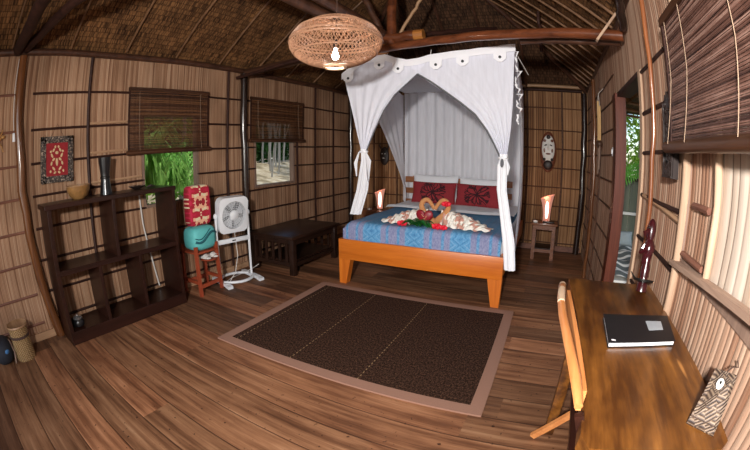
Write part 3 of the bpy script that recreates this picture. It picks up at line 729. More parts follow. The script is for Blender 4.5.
# stool rack
t = thing('stool', 'red-orange wooden stand with four legs and a small lower tier', 'stool', (-2.88, 2.075, 0))
legs = [(-.125, -.13), (.125, -.135), (.10, .13), (-.12, .13)]
for lx, ly in legs:
    B().beam((lx*1.08, ly*1.06, 0), (lx*.9, ly*.98, .46), .028, .028).build('leg', M['stool'], t, smooth=False)
B().box(-.12, .115, -.13, .13, .385, .40, bev=.004).build('top_tier', M['stool'], t)
B().lathe([(.0, .30), (.085, .30), (.09, .306), (.085, .312), (0, .312)], c=(.05, .06, 0)).build('lower_tier', M['stool'], t)
B().beam((.13, -.13, .09), (.105, .13, .09), .02, .035).beam((-.13, -.13, .09), (-.125, .13, .09), .02, .035).beam((.13, -.132, .12), (-.13, -.13, .12), .02, .03).beam((.11, .13, .12), (-.13, .13, .12), .02, .03).build('stretcher', M['stool'], t, smooth=False)
t = thing('folded_bag', 'folded turquoise cloth bag with a dark wave, on the red stand', 'bag', (-2.88, 2.085, .402))
B().blob((0, 0, .112), .115, .145, .112, p=.5).build('bag_body', M['teal'], t)
b = B()
for o_, r in ((0, .012), (.03, .006)):
    pts = []
    for i in range(21):
        k = (i/10-1.)*.86; zz = .125+o_+.03*sin(k*3.2)+.02*k; q = 1/.3
        sc_ = max(0, 1-abs((zz-.112)/.112)**q)**(1/q); y_ = .14*k; x_ = .115*sc_*max(0, 1-abs(y_/(.155*sc_))**q)**(1/q)
        pts.append((x_-.002, y_, zz))
    b.tube(pts, r, 8)
b.build('wave_trim', M['teal_dark'], t)
t = thing('floral_cushion', 'upright red floral patterned cushion above the turquoise bag', 'cushion', (-2.9, 2.10, .626))
B().blob((0, 0, .185), .055, .132, .187, p=.3, seg=24, rings=16).build('cushion_body', M['floral'], t)
for s in (-1, 1):
    t = thing('slipper', 'white slipper on the lower tier of the red stand, %s one' % ('left' if s < 0 else 'right'), 'slipper', (-2.83, 2.135+s*.045, .313), 0, 'white slippers on the red stand')
    B().blob((0, 0, .012), .085, .04, .012).build('sole', M['slipper'], t)
    b = B(); b.grid(lambda u, v: (.01+.055*v, .04*cos(pi*u), .015+.032*sin(pi*u)*(1-.4*v)), 10, 5); b.build('upper', M['slipper'], t)

# fan
t = thing('floor_fan', 'white box fan on a tall tubular stand beside the black post', 'fan', (-2.80, 2.45, 0), math.radians(-12))
# local +x faces the room
hd = B(); w, h = .165, .175; zc = .68
tilt = Matrix.Translation((0, 0, zc)) @ RY(math.radians(6)) @ Matrix.Translation((0, 0, -zc))
hd = B()
Ro, n = .138, 40
def ring_pt(k, sq):
    a = 2*pi*k/n
    if sq:
        c_, s_ = cos(a), sin(a); q = 1/max(abs(c_), abs(s_)); q = min(q, 1.28)
        return (w*c_*q, zc+h*s_*q)
    return (Ro*cos(a), zc+Ro*sin(a))
for xx, sgn in ((.045, 1),):
    A = [hd.b.verts.new((xx, *ring_pt(k, True))) for k in range(n)]
    D = [hd.b.verts.new((xx+.006, *ring_pt(k, False))) for k in range(n)]
    E_ = [hd.b.verts.new((-.045, *ring_pt(k, True))) for k in range(n)]
    F_ = [hd.b.verts.new((-.01, *ring_pt(k, False))) for k in range(n)]
    for k in range(n):
        j = (k+1) % n
        hd.b.faces.new((A[k], A[j], D[j], D[k])); hd.b.faces.new((E_[j], E_[k], A[k], A[j])) ; hd.b.faces.new((D[k], D[j], F_[j], F_[k]))
    hd.b.faces.new(E_)
bmesh.ops.transform(hd.b, matrix=tilt, verts=hd.b.verts)
hd.build('fan_housing', M['white_plastic'], t)
b = B(); b.lathe([(0, 0), (.137, 0), (.137, .004), (0, .004)], rot=RY(pi/2), c=(-.006, 0, zc)); bmesh.ops.transform(b.b, matrix=tilt, verts=b.b.verts); b.build('fan_back', M['dark_inner'], t)
for k in range(5):
    b = B(); a = k*2*pi/5+.4
    b.grid(lambda u, v: (.012+.02*(v-.5), (.03+.095*u)*cos(a+(v-.5)*(.5+.5*u)), zc+(.03+.095*u)*sin(a+(v-.5)*(.5+.5*u))), 6, 5)
    bmesh.ops.transform(b.b, matrix=tilt, verts=b.b.verts); b.build('blade', M['grey_plastic'], t)
b = B()
for R_ in (.05, .07, .09, .11, .125, .136): b.tube([(.05, R_*cos(2*pi*k/32), zc+R_*sin(2*pi*k/32)) for k in range(32)], .0018, 5, closed=True)
for k in range(24):
    a = k*2*pi/24; b.tube([(.052, .04*cos(a), zc+.04*sin(a)), (.052, .136*cos(a+.25), zc+.136*sin(a+.25))], .0016, 5)
bmesh.ops.transform(b.b, matrix=tilt, verts=b.b.verts); b.build('grille', M['white_plastic'], t)
b = B(); b.lathe([(0, .0), (.045, 0), (.045, .02), (.03, .03), (0, .032)], rot=RY(pi/2), c=(.03, 0, zc)); bmesh.ops.transform(b.b, matrix=tilt, verts=b.b.verts); b.build('hub', M['white_plastic'], t)
b = B(); b.blob((.052, .13, zc+.145), .006, .012, .012); b.build('knob', M['iron'], t)
for s in (-1, 1):
    b = B(); b.tube([(0, s*.185, zc), (0, s*.188, .5), (0, s*.185, .03)], .0125, 10); b.build('stand_tube', M['white_plastic'], t)
    b = B(); b.blob((0, s*.187, zc), .024, .02, .03); b.build('pivot_knob', M['white_plastic'], t)
    b = B(); b.beam((-.17, s*.185, .025), (.13, s*.185, .025), .045, .03); b.beam((.13, s*.185, .022), (.19, s*.185, .015), .055, .028); b.build('foot', M['white_plastic'], t, smooth=False)
B().box(-.012, .012, -.18, .18, .40, .445, bev=.004).build('cross_bar', M['white_plastic'], t)
B().box(.012, .015, -.02, .02, .416, .428).build('badge', M['iron'], t)
for s in (-1, 1):
    b = B(); b.tube([(s*.05+s*.10*(1-(k/6-1)**2), .18*(k/6-1), .035) for k in range(13)], .018, 8, sx=.8); b.build('base_arc', M['white_plastic'], t)
b = B(); b.tube([(-.03, .03, zc-.14), (-.05, .05, .45), (-.04, .06, .25), (.02, -.02, .10), (.06, -.12, .03), (.02, -.18, .01), (-.1, 0, .008), (-.15, .18, .01), (-.08, .26, .06), (.02, .27, .12)], .004, 6)
b.build('power_cord', M['wire'], t)

# bench
t = thing('bench', 'low black-brown slatted bench against the left wall past the fan', 'bench', (-2.68, 3.345, 0))
x0, x1, y0, y1 = -.29, .31, -.48, .36
B().box(x0-.02, x1+.02, y0-.03, y1+.03, .385, .42, bev=.005).build('seat', M['bench'], t)
for (a, c) in ((x0+.03, y0+.03), (x1-.03, y0+.03), (x0+.03, y1-.03), (x1-.03, y1-.03)):
    B().box(a-.03, a+.03, c-.03, c+.03, 0, .385, bev=.003).build('leg', M['bench'], t)
for c in (y0+.03, y1-.03):
    B().box(x0+.06, x1-.06, c-.012, c+.012, .33, .385).box(x0+.06, x1-.06, c-.012, c+.012, .09, .13).build('end_rail', M['bench'], t, smooth=False)
    for k in range(5):
        xx = lerp(x0+.11, x1-.11, k/4); B().box(xx-.017, xx+.017, c-.006, c+.006, .13, .33).build('slat', M['bench'], t, smooth=False)
for a in (x0+.03, x1-.03):
    B().box(a-.012, a+.012, y0+.06, y1-.06, .32, .385).box(a-.012, a+.012, y0+.06, y1-.06, .09, .13).build('side_rail', M['bench'], t, smooth=False)
B().box(x0+.05, x1-.05, y0+.05, y1-.05, .13, .145).build('lower_shelf', M['bench'], t, smooth=False)

# ---------------------------------------------------------------- rug
t = thing('rug', 'large dark brown woven rug with a dusty pink border in the middle of the floor', 'rug', (-1.09, 2.193, 0), math.radians(1.2))
X0, X1, Y0, Y1 = -.905, .905, -.702, .702; bwid = .075
B().box(X0+bwid, X1-bwid, Y0+bwid, Y1-bwid, 0, .009).build('woven_field', M['rug'], t, smooth=False)
b = B(); b.box(X0, X1, Y0, Y0+bwid, 0, .0105).box(X0, X1, Y1-bwid, Y1, 0, .0105).box(X0, X0+bwid, Y0+bwid, Y1-bwid, 0, .0105).box(X1-bwid, X1, Y0+bwid, Y1-bwid, 0, .0105)
b.build('border', M['rug_border'], t, smooth=False)

# ---------------------------------------------------------------- bed
t = thing('bed', 'orange wooden double bed with tapered legs and a slatted headboard', 'bed', (-1.107, 3.98, 0))
hw = .771; yf = -1.025; yb = .88
B().box(-hw, hw, yf, yf+.045, .245, .44, bev=.004).build('front_rail', M['bed'], t)
for s in (-1, 1):
    B().box(min(s*hw, s*(hw-.04)), max(s*hw, s*(hw-.04)), yf+.045, yb, .27, .44, bev=.004).build('side_rail', M['bed'], t)
    # tapered leg: outer side upright, inner side slanting
    P = [(s*hw, yf+.003, .245), (s*(hw-.125), yf+.003, .245), (s*(hw-.075), yf+.003, 0), (s*(hw-.004), yf+.003, 0)]
    B().poly(P, (0, .075, 0)).build('leg', M['bedleg'], t, smooth=False)
    B().box(-.135+s*.60-.035, -.135+s*.60+.035, yb+.02, yb+.06, 0, .93, bev=.004).build('leg', M['bedleg'], t)
B().box(-hw+.04, hw-.04, yf+.045, yb, .38, .41).build('platform', M['head'], t, smooth=False)
for z0, z1 in ((.84, .92), (.69, .765), (.54, .61)):
    B().box(-.875, .605, yb-.005, yb+.02, z0, z1, bev=.003).build('headboard_slat', M['head'], t)
# mattress and linen
t = thing('mattress', 'white mattress showing at the side and head of the bed', 'mattress', (-1.107, 3.92, .405))
B().blob((0.01, .0, .078), .745, .925, .078, p=.14, seg=48, rings=12).build('mattress_body', M['white_cloth'], t)
# coverlet: over the front and the top
def cov(u, v):
    x = -.735+1.47*u
    d = v*1.85
    if d < .14: y, z = -1.0-.006*sin(x*9), .0+d
    elif d < .23:
        a = (d-.14)/.09*pi/2; y, z = -1.0+.057*(1-cos(a)), .14+.045*sin(a)
    else: y, z = -.943+(d-.23), .185+.004*sin(x*7)+.003*sin(d*11)
    e = max(0, abs(x)-.66)/.075
    if d >= .14: z -= .05*e*e
    return (x, y, z+.02)
B().grid(cov, 60, 60).build('coverlet', M['ikat'], loc=(-1.107, 3.98, .395), **T('blue and mauve ikat patterned coverlet spread over the bed', 'coverlet'))
def sheet(u, v):
    return (-.73+1.46*u, .30+.55*v, .189+.006*sin(u*9)+.012*sin(pi*v)*1.2)
B().grid(lambda u, v: (-.735+1.47*u, -.22+.86*v + .03*sin(u*8)*(1-v), .2115+.004*sin(u*14)+.022*sin(pi*min(1, v*6))**2*(1 if v < .17 else 0)-.04*max(0, abs(u-.5)*2-.95)*10*.3+.013), 50, 30).build('sheet', M['white_cloth'], loc=(-1.107, 4.14, .398), **T('white sheet folded back below the pillows', 'sheet'))
# pillows
def pillow_mesh(w, h, th):
    b = B()
    for s in (-1, 1):
        b.grid(lambda u, v: ((u-.5)*w*(1-.06*(1-abs(2*v-1)**3)*0-.05*sin(pi*v)*abs(2*u-1)**6), s*th/2*(max(0, 1-abs(2*u-1)**3.2)**.55)*(max(0, 1-abs(2*v-1)**3.2)**.55), (v-.5)*h*(1-.07*sin(pi*u)*0)-.03*h*sin(pi*u)*abs(2*v-1)**5*(1 if v > .5 else -1)), 26, 20)
    return b
def pillow(x, y, z, w, h, th, lean, rz, mat, name, label, group, prt=False):
    t = thing(name, label, 'pillow' if 'pillow' in name else 'cushion', (x, y, z), 0, group)
    t.rotation_euler = (lean, 0, rz)
    b = pillow_mesh(w, h, th); bmesh.ops.translate(b.b, vec=(0, 0, h/2), verts=b.b.verts)
    b.build('pillow_body' if 'pillow' in name else 'cushion_body', mat, t)
    if prt:
        b = B(); rd = random.Random(int(abs(x)*100))
        def br(p, a, L_, d):
            q = (p[0]+cos(a)*L_, p[1]+sin(a)*L_)
            if abs(q[0]) > w*.36 or abs(q[1]) > h*.42: return
            def yy(px, pz):
                U, V = abs(2*px/w), abs(2*pz/h); return -th/2*(max(0, 1-U**3.2)**.55)*(max(0, 1-V**3.2)**.55)-.001
            b.tube([(p[0], yy(*p), p[1]+h/2), (q[0], yy(*q), q[1]+h/2)], .0072-.0007*d, 5)
            if d < 5:
                for _ in range(2 if d else 3): br(q, a+rd.uniform(-.75, .75), L_*.82, d+1)
        for k in range(11): br((0, 0), k*2*pi/11+rd.uniform(-.2, .2), h*.17, 1)
        b.build('coral_print', M['coral'], t)
    return t
zt = .612
pillow(-1.50, 4.66, zt, .62, .36, .15, math.radians(-14), .02, M['white_cloth'], 'bed_pillow', 'white pillow propped behind the left red cushion', 'white pillows')
pillow(-.87, 4.66, zt, .62, .345, .15, math.radians(-14), -.02, M['white_cloth'], 'bed_pillow', 'white pillow propped behind the right red cushion', 'white pillows')
pillow(-1.455, 4.47, zt-.0, .575, .285, .11, math.radians(-18), .03, M['cushion'], 'throw_cushion', 'dark red cushion with black coral print behind the towel swans', 'red coral-print cushions', True)
pillow(-.89, 4.47, zt-.0, .56, .285, .11, math.radians(-18), -.02, M['cushion'], 'throw_cushion', 'dark red cushion with black coral print beside the right net post', 'red coral-print cushions', True)

# towel swans, heart, flowers, leaves
zc_ = .602; ys = 3.2
def hook(pts, r0=.020, r1=.026):
    P = [Vector((x, y, z)) for x, y, z in pts]; out = []
    for i in range(len(P)-1):                          # catmull-rom
        p0, p1, p2, p3 = P[max(i-1, 0)], P[i], P[i+1], P[min(i+2, len(P)-1)]
        for k in range(6):
            t_ = k/6; out.append(.5*((2*p1)+(p2-p0)*t_+(2*p0-5*p1+4*p2-p3)*t_**2+(3*p1-p0-3*p2+p3)*t_**3))
    out.append(P[-1]); n = len(out)
    return out, [lerp(r0, r1, i/(n-1)) for i in range(n)]
def fan_towel(s, label, swan):
    # layered scalloped wing spreading from the neck foot
    L_ = .47 if s > 0 else .44
    b = B()
    for j in range(4):
        b.grid(lambda u, v, j=j: (s*(.02+L_*(1-.13*j)*v), -.10*(1-.1*j)*cos(pi*u)*(.35+.65*sin(pi*min(v*.85+.08, 1)))+.01*sin(v*40), .005+.022*j+.06*sin(pi*u)*(1-v)**.6+.015*sin(pi*u)+.006*sin(v*32+j)), 14, 26)
    bmesh.ops.solidify(b.b, geom=b.b.faces[:], thickness=.008)
    return b.build('folded_wing', M['scallop'], swan)
for s in (-1, 1):
    lab = ('tan towel folded as a swan, the left one with its neck forming half a heart' if s < 0 else 'tan towel folded as a swan, the right one with a red flower at its head')
    t = thing('towel_swan', lab, 'towel', (-1.02, ys, zc_), 0, 'pair of towel swans')
    if s < 0: pts = [(.0, 0, .165), (-.035, 0, .215), (-.082, 0, .258), (-.13, 0, .24), (-.148, 0, .19), (-.12, 0, .13), (-.07, 0, .09), (-.02, .01, .04), (-.0, .02, .015)]
    else: pts = [(.005, .0, .165), (.04, 0, .22), (.088, 0, .262), (.135, 0, .245), (.152, 0, .19), (.12, 0, .13), (.07, 0, .085), (.03, .01, .045), (.02, .02, .015)]
    pts = [(x*.84, y, z*.88) for x, y, z in pts]; pts, rs = hook(pts, .012, .027)
    B().tube(pts, rs, 14, sx=1.25).build('neck', M['towel'], t)
    b = B(); b.blob(pts[2], .02, .016, .014).build('head', M['towel'], t)
    w = fan_towel(s, lab, t); w.location = (s*.045, .03, 0)
    w.rotation_euler = (0, 0, -.12*s)
t = thing('heart_ornament', 'flat dark red heart leaning on the towel swans', 'heart', (-1.085, ys-.085, zc_+.008))
b = B(); hp = []
for k in range(48):
    a = 2*pi*k/48; hp.append((16*sin(a)**3, 13*cos(a)-5*cos(2*a)-2*cos(3*a)-cos(4*a)))
for j, (sc, dy) in enumerate(((1, .0), (.9, -.01), (0.02, -.016))): pass
rings = []
for sc, dy in ((.8, .012), (1, .006), (1, -.002), (.86, -.012), (.45, -.017), (.02, -.018)):
    rings.append([b.b.verts.new((p*sc*.0049, dy, .078+q*sc*.0049)) for p, q in hp])
b.b.faces.new(rings[0])
for A, D in zip(rings, rings[1:]):
    for k in range(48): b.b.faces.new((A[k], A[(k+1) % 48], D[(k+1) % 48], D[k]))
b.build('heart_body', M['heart'], t)
b = B()
b.tube([(-.02, -.019, .10), (-.008, -.021, .085), (.002, -.022, .078)], .0018, 5).tube([(.008, -.02, .062), (.018, -.02, .074), (.026, -.018, .09), (.014, -.02, .082)], .0018, 5).tube([(.0, -.021, .06), (.012, -.02, .066)], .0018, 5)
b.build('gold_writing', M['towel_ribbon'], t)
def flower(x, y, z, label, sc=1.):
    y -= .10 if z < .7 else 0
    t = thing('flower', label, 'flower', (x, y, z), 0, 'red flowers on the bed'); rd = random.Random(int(x*1000))
    for k in range(6):
        a = k*pi/3+rd.uniform(-.2, .2)
        B().blob((cos(a)*.026*sc, sin(a)*.02*sc, .024*sc+.006*sin(k*2)), .026*sc, .014*sc, .02*sc, rot=RZ(a) @ RY(-.5), seg=10, rings=6).build('petal', M['red_flower'], t)
    B().blob((0, -.008, .042*sc), .013*sc, .013*sc, .014*sc, seg=8, rings=6).build('flower_centre', M['red_flower'], t)
flower(-1.265, 3.14, zc_, 'red hibiscus bloom left of the green leaves on the bed')
flower(-.945, 3.13, zc_, 'red hibiscus bloom right of the green leaves on the bed')
flower(-.885, 3.13, zc_, 'small red bloom at the right end of the flower row', .8)
flower(-.905, ys-.03, zc_+.18, 'red bloom tucked into the neck of the right towel swan', .9)
t = thing('leaf_spray', 'spray of glossy dark green leaves between the red flowers', 'leaves', (-1.115, 3.03, zc_))
rd = random.Random(3)
for k in range(26):
    a = rd.uniform(-.6, .6)+(0 if k % 2 else pi)
    b = B(); b.grid(lambda u, v: (.10*u, .024*(v-.5)*2*sin(pi*min(1, u*.96+.02)), .012+.028*sin(pi*u)-.012*abs(v-.5)), 8, 4)
    bmesh.ops.transform(b.b, matrix=Matrix.Translation((rd.uniform(-.05, .05), rd.uniform(-.012, .012), .0016*k)) @ RZ(a), verts=b.b.verts)
    b.build('leaf', M['leaf_dark'], t)

# ---------------------------------------------------------------- mosquito net
t = thing('mosquito_net', 'white mosquito net hung over the bed, its front drapes tied back to both sides', 'mosquito net', (0, 0, 0))
yf = 3.0
top = [(-1.85, 1.99), (-1.74, 2.06), (-1.62, 2.125), (-1.42, 2.13), (-1.31, 2.085), (-1.20, 2.055), (-1.10, 2.065), (-1.0, 2.085), (-.86, 2.1), (-.655, 2.115), (-.45, 2.135), (-.28, 2.155)]
apex = (-1.112, 1.925)
def top_z(x): return pw(top, x)
def drape(outer, inner, xa, xb, nf, sgn, amp=.010):
    """outer/inner: edge curves (v -> x, z); u runs from outer to inner edge"""
    def fn(u, v):
        ex, ez = pw([(p[2], p[0]) for p in outer], v), pw([(p[2], p[1]) for p in outer], v)
        ix, iz = pw([(p[2], p[0]) for p in inner], v), pw([(p[2], p[1]) for p in inner], v)
        x = lerp(ex, ix, u); z = lerp(ez, iz, u)
        if True:
            tz = top_z(lerp(xa, xb, u)); base = lerp(outer[0][1], inner[0][1], u)
            z += (tz-base)*(1-v)**2 if u < .999 or True else 0
        y = yf + amp*sin(u*nf*2*pi)*(.25+.75*v)*(1-.3*v) + .02*sin(pi*v)
        return (x, y, z)
    return fn
Lo = [(-1.85, 1.99, 0), (-1.80, 1.78, .28), (-1.752, 1.592, .55), (-1.70, 1.4, .8), (-1.655, 1.262, 1)]
Li = [(-1.0, 2.07, 0), (-1.112, 1.925, .14), (-1.325, 1.752, .40), (-1.43, 1.62, .58), (-1.53, 1.43, .8), (-1.605, 1.262, 1)]
B().grid(drape(Lo, Li, -1.85, -1.0, 5, 1), 60, 30).build('front_drape', M['net'], t)
Ro = [(-.28, 2.155, 0), (-.30, 1.95, .22), (-.315, 1.7, .48), (-.335, 1.45, .76), (-.365, 1.235, 1)]
Ri = [(-1.22, 2.07, 0), (-1.112, 1.925, .13), (-.876, 1.76, .33), (-.74, 1.66, .46), (-.625, 1.567, .58), (-.53, 1.44, .74), (-.46, 1.33, .86), (-.415, 1.235, 1)]
B().grid(drape(Ro, Ri, -.28, -1.22, 6, 1), 60, 30).build('front_drape', M['net'], t)
# hems along the opening
b = B(); b.tube([(-1.112, yf-.012, 1.925), (-1.325, yf-.006, 1.752), (-1.43, yf, 1.62), (-1.53, yf+.005, 1.43), (-1.60, yf, 1.265)], .006, 6)
b.build('left_hem', M['edge_dark'], t)
b = B(); b.tube([(-1.112, yf-.012, 1.925), (-.985, yf-.01, 1.845), (-.876, yf-.008, 1.765), (-.74, yf-.004, 1.665), (-.625, yf, 1.572), (-.53, yf+.003, 1.445), (-.465, yf+.003, 1.33), (-.42, yf, 1.24)], .0085, 6)
b.build('right_hem', M['edge_dark'], t)
# gathered columns
def column(P, n=7, name='gathered_tail'):
    def fn(u, v):
        cx = pw([(p[3], p[0]) for p in P], v); cy = pw([(p[3], p[1]) for p in P], v); cz = pw([(p[3], p[2]) for p in P], v); r = pw([(p[3], p[4]) for p in P], v)
        a = 2*pi*u; q = 1+.2*sin(a*n)
        return (cx+r*q*cos(a), cy+r*.6*q*sin(a), cz)
    B().grid(fn, 56, 20).build(name, M['valance'], t)
column([(-1.63, 3.0, 1.28, 0, .028), (-1.63, 3.0, 1.25, .05, .022), (-1.617, 3.02, 1.17, .2, .042), (-1.695, 3.09, .9, .6, .05), (-1.775, 3.10, .66, 1, .05)])
column([(-.39, 3.0, 1.26, 0, .03), (-.392, 3.0, 1.22, .04, .022), (-.40, 3.0, 1.17, .1, .034), (-.394, 2.98, .98, .3, .035), (-.35, 2.93, .78, .52, .036), (-.305, 2.9, .59, .72, .042), (-.275, 2.9, .36, 1., .04)])
b = B(); b.tube([(-1.63+.035*cos(a), 3.0+.03*sin(a), 1.25+.006*sin(2*a)) for a in [k*pi/8 for k in range(16)]], .008, 6, closed=True)
b.tube([(-1.66, 2.97, 1.25), (-1.69, 2.96, 1.15), (-1.68, 2.96, 1.03)], [.006, .018, .004], 6).tube([(-1.6, 2.97, 1.24), (-1.585, 2.96, 1.05), (-1.57, 2.96, .98)], [.005, .01, .003], 6)
b.build('tie_band', M['valance'], t)
b = B(); b.tube([(-.392+.035*cos(a), 3.0+.03*sin(a), 1.225+.006*sin(2*a)) for a in [k*pi/8 for k in range(16)]], .009, 6, closed=True)
b.tube([(-.36, 2.965, 1.22), (-.345, 2.955, 1.16), (-.35, 2.955, 1.1)], [.006, .018, .008], 6); b.build('tie_band', M['valance'], t)
b = B(); b.blob((-.395, 2.955, 1.19), .014, .006, .035); b.build('tie_bow', M['edge_dark'], t)
# valance with pointed tabs and dark buttons
def val(u, v):
    x = lerp(-1.855, -.275, u); z = top_z(x)+.006
    return (x, yf-.018-.004*sin(x*30), z-.062*v)
B().grid(val, 80, 4).build('valance', M['valance'], t)
for x in (-1.465, -1.285, -.945, -.715, -.405, -1.78):
    z = top_z(x)-.05; w = .055
    P = [(x-w, yf-.026, z+.02), (x+w, yf-.026, z+.02), (x+w*.95, yf-.026, z-.055), (x+w*.3, yf-.026, z-.085), (x-w*.3, yf-.026, z-.085), (x-w*.95, yf-.026, z-.055)]
    B().poly(P, (0, .004, 0)).build('tab', M['valance'], t, smooth=False)
    B().lathe([(0, 0), (.0125, 0), (.0125, .004), (0, .006)], rot=RX(pi/2), c=(x, yf-.026, z-.045), seg=14).build('button', M['button'], t)
# roof sheet, back panel and sides
B().grid(lambda u, v: (lerp(lerp(-1.85, -2.02, v), lerp(-.28, -.38, v), u), yf+1.92*v, lerp(top_z(lerp(-1.85, -.28, u)), 2.09, min(1, v*3))-.03*sin(pi*u)*sin(pi*v)), 30, 24).build('roof_sheet', M['net_in'], t)
B().grid(lambda u, v: (lerp(-2.03, -.38, u), 4.925+.018*sin(u*80)+.01*sin(u*31+2*v), lerp(2.09, .60, v)), 120, 12).build('back_panel', M['net_in'], t)
B().grid(lambda u, v: (lerp(lerp(-1.86, -1.93, v), -2.03, u)+.012*sin(u*24), lerp(lerp(3.05, 4.72, min(1, v*1.12)**.75), 4.92, u), lerp(2.06, .58, v)), 40, 24).build('side_panel', M['net_in'], t)
B().grid(lambda u, v: (lerp(-.285, -.385, u)+.012*sin(u*40)+.05*sin(pi*v)*(1-u)*.6, lerp(3.01+.25*v, 4.92, u), lerp(2.11, .42, v)), 60, 16).build('side_panel', M['net'], t)
rd = random.Random(11)
b = B()
for k in range(12):
    z = 2.1-k*.05+rd.uniform(-.02, .02); b.tube([(-.285, yf, z), (-.265+rd.uniform(-.02, .03), yf-.01, z-.02+rd.uniform(-.02, .02)), (-.28+rd.uniform(-.01, .02), yf, z-.05)], [.003, rd.uniform(.006, .014), .003], 5)
b.build('corner_ties', M['valance'], t)
b = B()
for x, y, z, q in ((-1.62, 3.0, 2.11, .0), (-1.4, 3.0, 2.12, .0), (-1.0, 3.0, 2.08, .0)): B().tube([(x, y, z), (x+.01, y+q, z-.02 if q else z+.06)], .003, 5).build('hanging_string', M['wire'], t)
B().tube([(-.27, 3.05, 2.08), (-.2, 3.3, 1.97)], .004, 5).build('hanging_string', M['wire'], t)
b.b.free()

# ---------------------------------------------------------------- wicker pendant lamp
LC = (-1.262, 1.95, 1.95)
t = thing('pendant_lamp', 'large round rattan pendant lamp with a lit bulb hanging from the roof', 'lamp', LC)
RR, HH = .292, .168
def lampr(v):        # v 0 bottom .. 1 top, returns (r, z)
    a = lerp(-.5*pi+.24, .5*pi-.2, v); return (RR*cos(a)**1.05, HH*sin(a))
b = B()
for s in (-1, 1):
    for k in range(64):
        a0 = 2*pi*k/64; pts = []
        for i in range(13):
            v = i/12; r, z = lampr(v); a = a0+s*v*1.05; pts.append((r*cos(a), r*sin(a), z))
        b.tube(pts, .0022, 4)
b.build('rattan_weave', M['wicker'], t)
b = B()
for v, rr in ((.32, .004), (.5, .006), (.55, .005), (.70, .006), (.84, .005)):
    r, z = lampr(v); b.tube([(r*cos(a), r*sin(a), z) for a in [k*2*pi/48 for k in range(48)]], rr, 6, closed=True)
b.build('rattan_hoop', M['wicker'], t)
r, z = lampr(0); B().tube([(r*cos(a), r*sin(a), z) for a in [k*2*pi/40 for k in range(40)]], .010, 8, closed=True).build('bottom_rim', M['wicker_rim'], t)
r, z = lampr(1); B().tube([(r*cos(a), r*sin(a), z) for a in [k*2*pi/30 for k in range(30)]], .012, 8, closed=True).build('top_rim', M['wicker'], t)
B().tube([(0, 0, .42), (.004, 0, .25), (0, 0, .02)], .003, 6).build('cord', M['string'], t)
B().lathe([(.012, -.04), (.014, -.03), (.014, .02), (.006, .03)]).build('socket', M['mask_dark'], t)
B().lathe([(0, -.118), (.016, -.113), (.023, -.098), (.02, -.08), (.012, -.065), (.012, -.04)]).build('bulb', M['bulb'], t)

# ---------------------------------------------------------------- nightstands, lamps, masks
def nightstand(x0, x1, y0, y1, h, label):
    t = thing('nightstand', label, 'nightstand', ((x0+x1)/2, (y0+y1)/2, 0)); w, d = (x1-x0)/2, (y1-y0)/2
    B().box(-w, w, -d, d, h-.025, h, bev=.004).build('top', M['night'], t)
    for a in (-1, 1):
        for c in (-1, 1): B().box(a*(w-.045)-.022, a*(w-.045)+.022, c*(d-.035)-.022, c*(d-.035)+.022, 0, h-.025).build('leg', M['night'], t, smooth=False)
    for q in ((-d+.02, -d+.04, h-.08, h-.025), (-d+.02, -d+.04, .09, .13), (d-.04, d-.02, .09, .13)): B().box(-w+.045, w-.045, *q).build('rail', M['night'], t, smooth=False)
    B().box(-w+.02, w-.02, -d+.02, d-.02, .13, .145).build('lower_shelf', M['bench'], t, smooth=False)
nightstand(-.215, .125, 4.66, 4.98, .455, 'square brown nightstand against the back wall right of the bed')
nightstand(-2.62, -2.16, 4.72, 5.05, .42, 'brown nightstand in the back left corner behind the net')
def table_lamp(x, y, z, label, sc=1., rz=0., glow=True):
    t = thing('table_lamp', label, 'lamp', (x, y, z), rz)
    b = B()
    def fn(u, v):
        a = -pi/2+2*pi*(.07+.86*u); r = (.042+.038*v**2.5)*sc; rim = .29+.03*cos(a)*v
        return (r*cos(a), r*sin(a), lerp(0, rim, v)*sc)
    b.grid(fn, 28, 12); b.build('shade', M['lampshade'], t)
    B().lathe([(0, 0), (.045, 0), (.045, .02), (.02, .03), (0, .03)]).build('lamp_base', M['night'], t)
    B().blob((.0, 0, .15), .022, .022, .11).build('lamp_bulb', M['glow'], t)
table_lamp(-.03, 4.80, .456, 'copper flared table lamp glowing on the right nightstand', 1.1, .05)
table_lamp(-2.37, 4.85, .421, 'copper flared table lamp on the left nightstand behind the net', .95, .45)
B().lathe([(.02, 0), (.03, .004), (.032, .022), (.026, .024), (.022, .008), (0, .006)]).build('ashtray', M['shell'], loc=(-.165, 4.70, .456), **T('tiny white dish on the left edge of the right nightstand', 'dish'))
B().box(-.1, .05, -.05, .05, 0, .02, bev=.003).build('tray', M['bench'], loc=(.03, 4.76, .456), **T('dark flat tray at the foot of the right glowing lamp', 'tray'))
B().lathe([(.02, 0), (.03, .004), (.032, .022), (.026, .024), (.022, .008), (0, .006)]).build('ashtray', M['shell'], loc=(-2.50, 4.78, .421), **T('tiny white dish on the left nightstand', 'dish'))
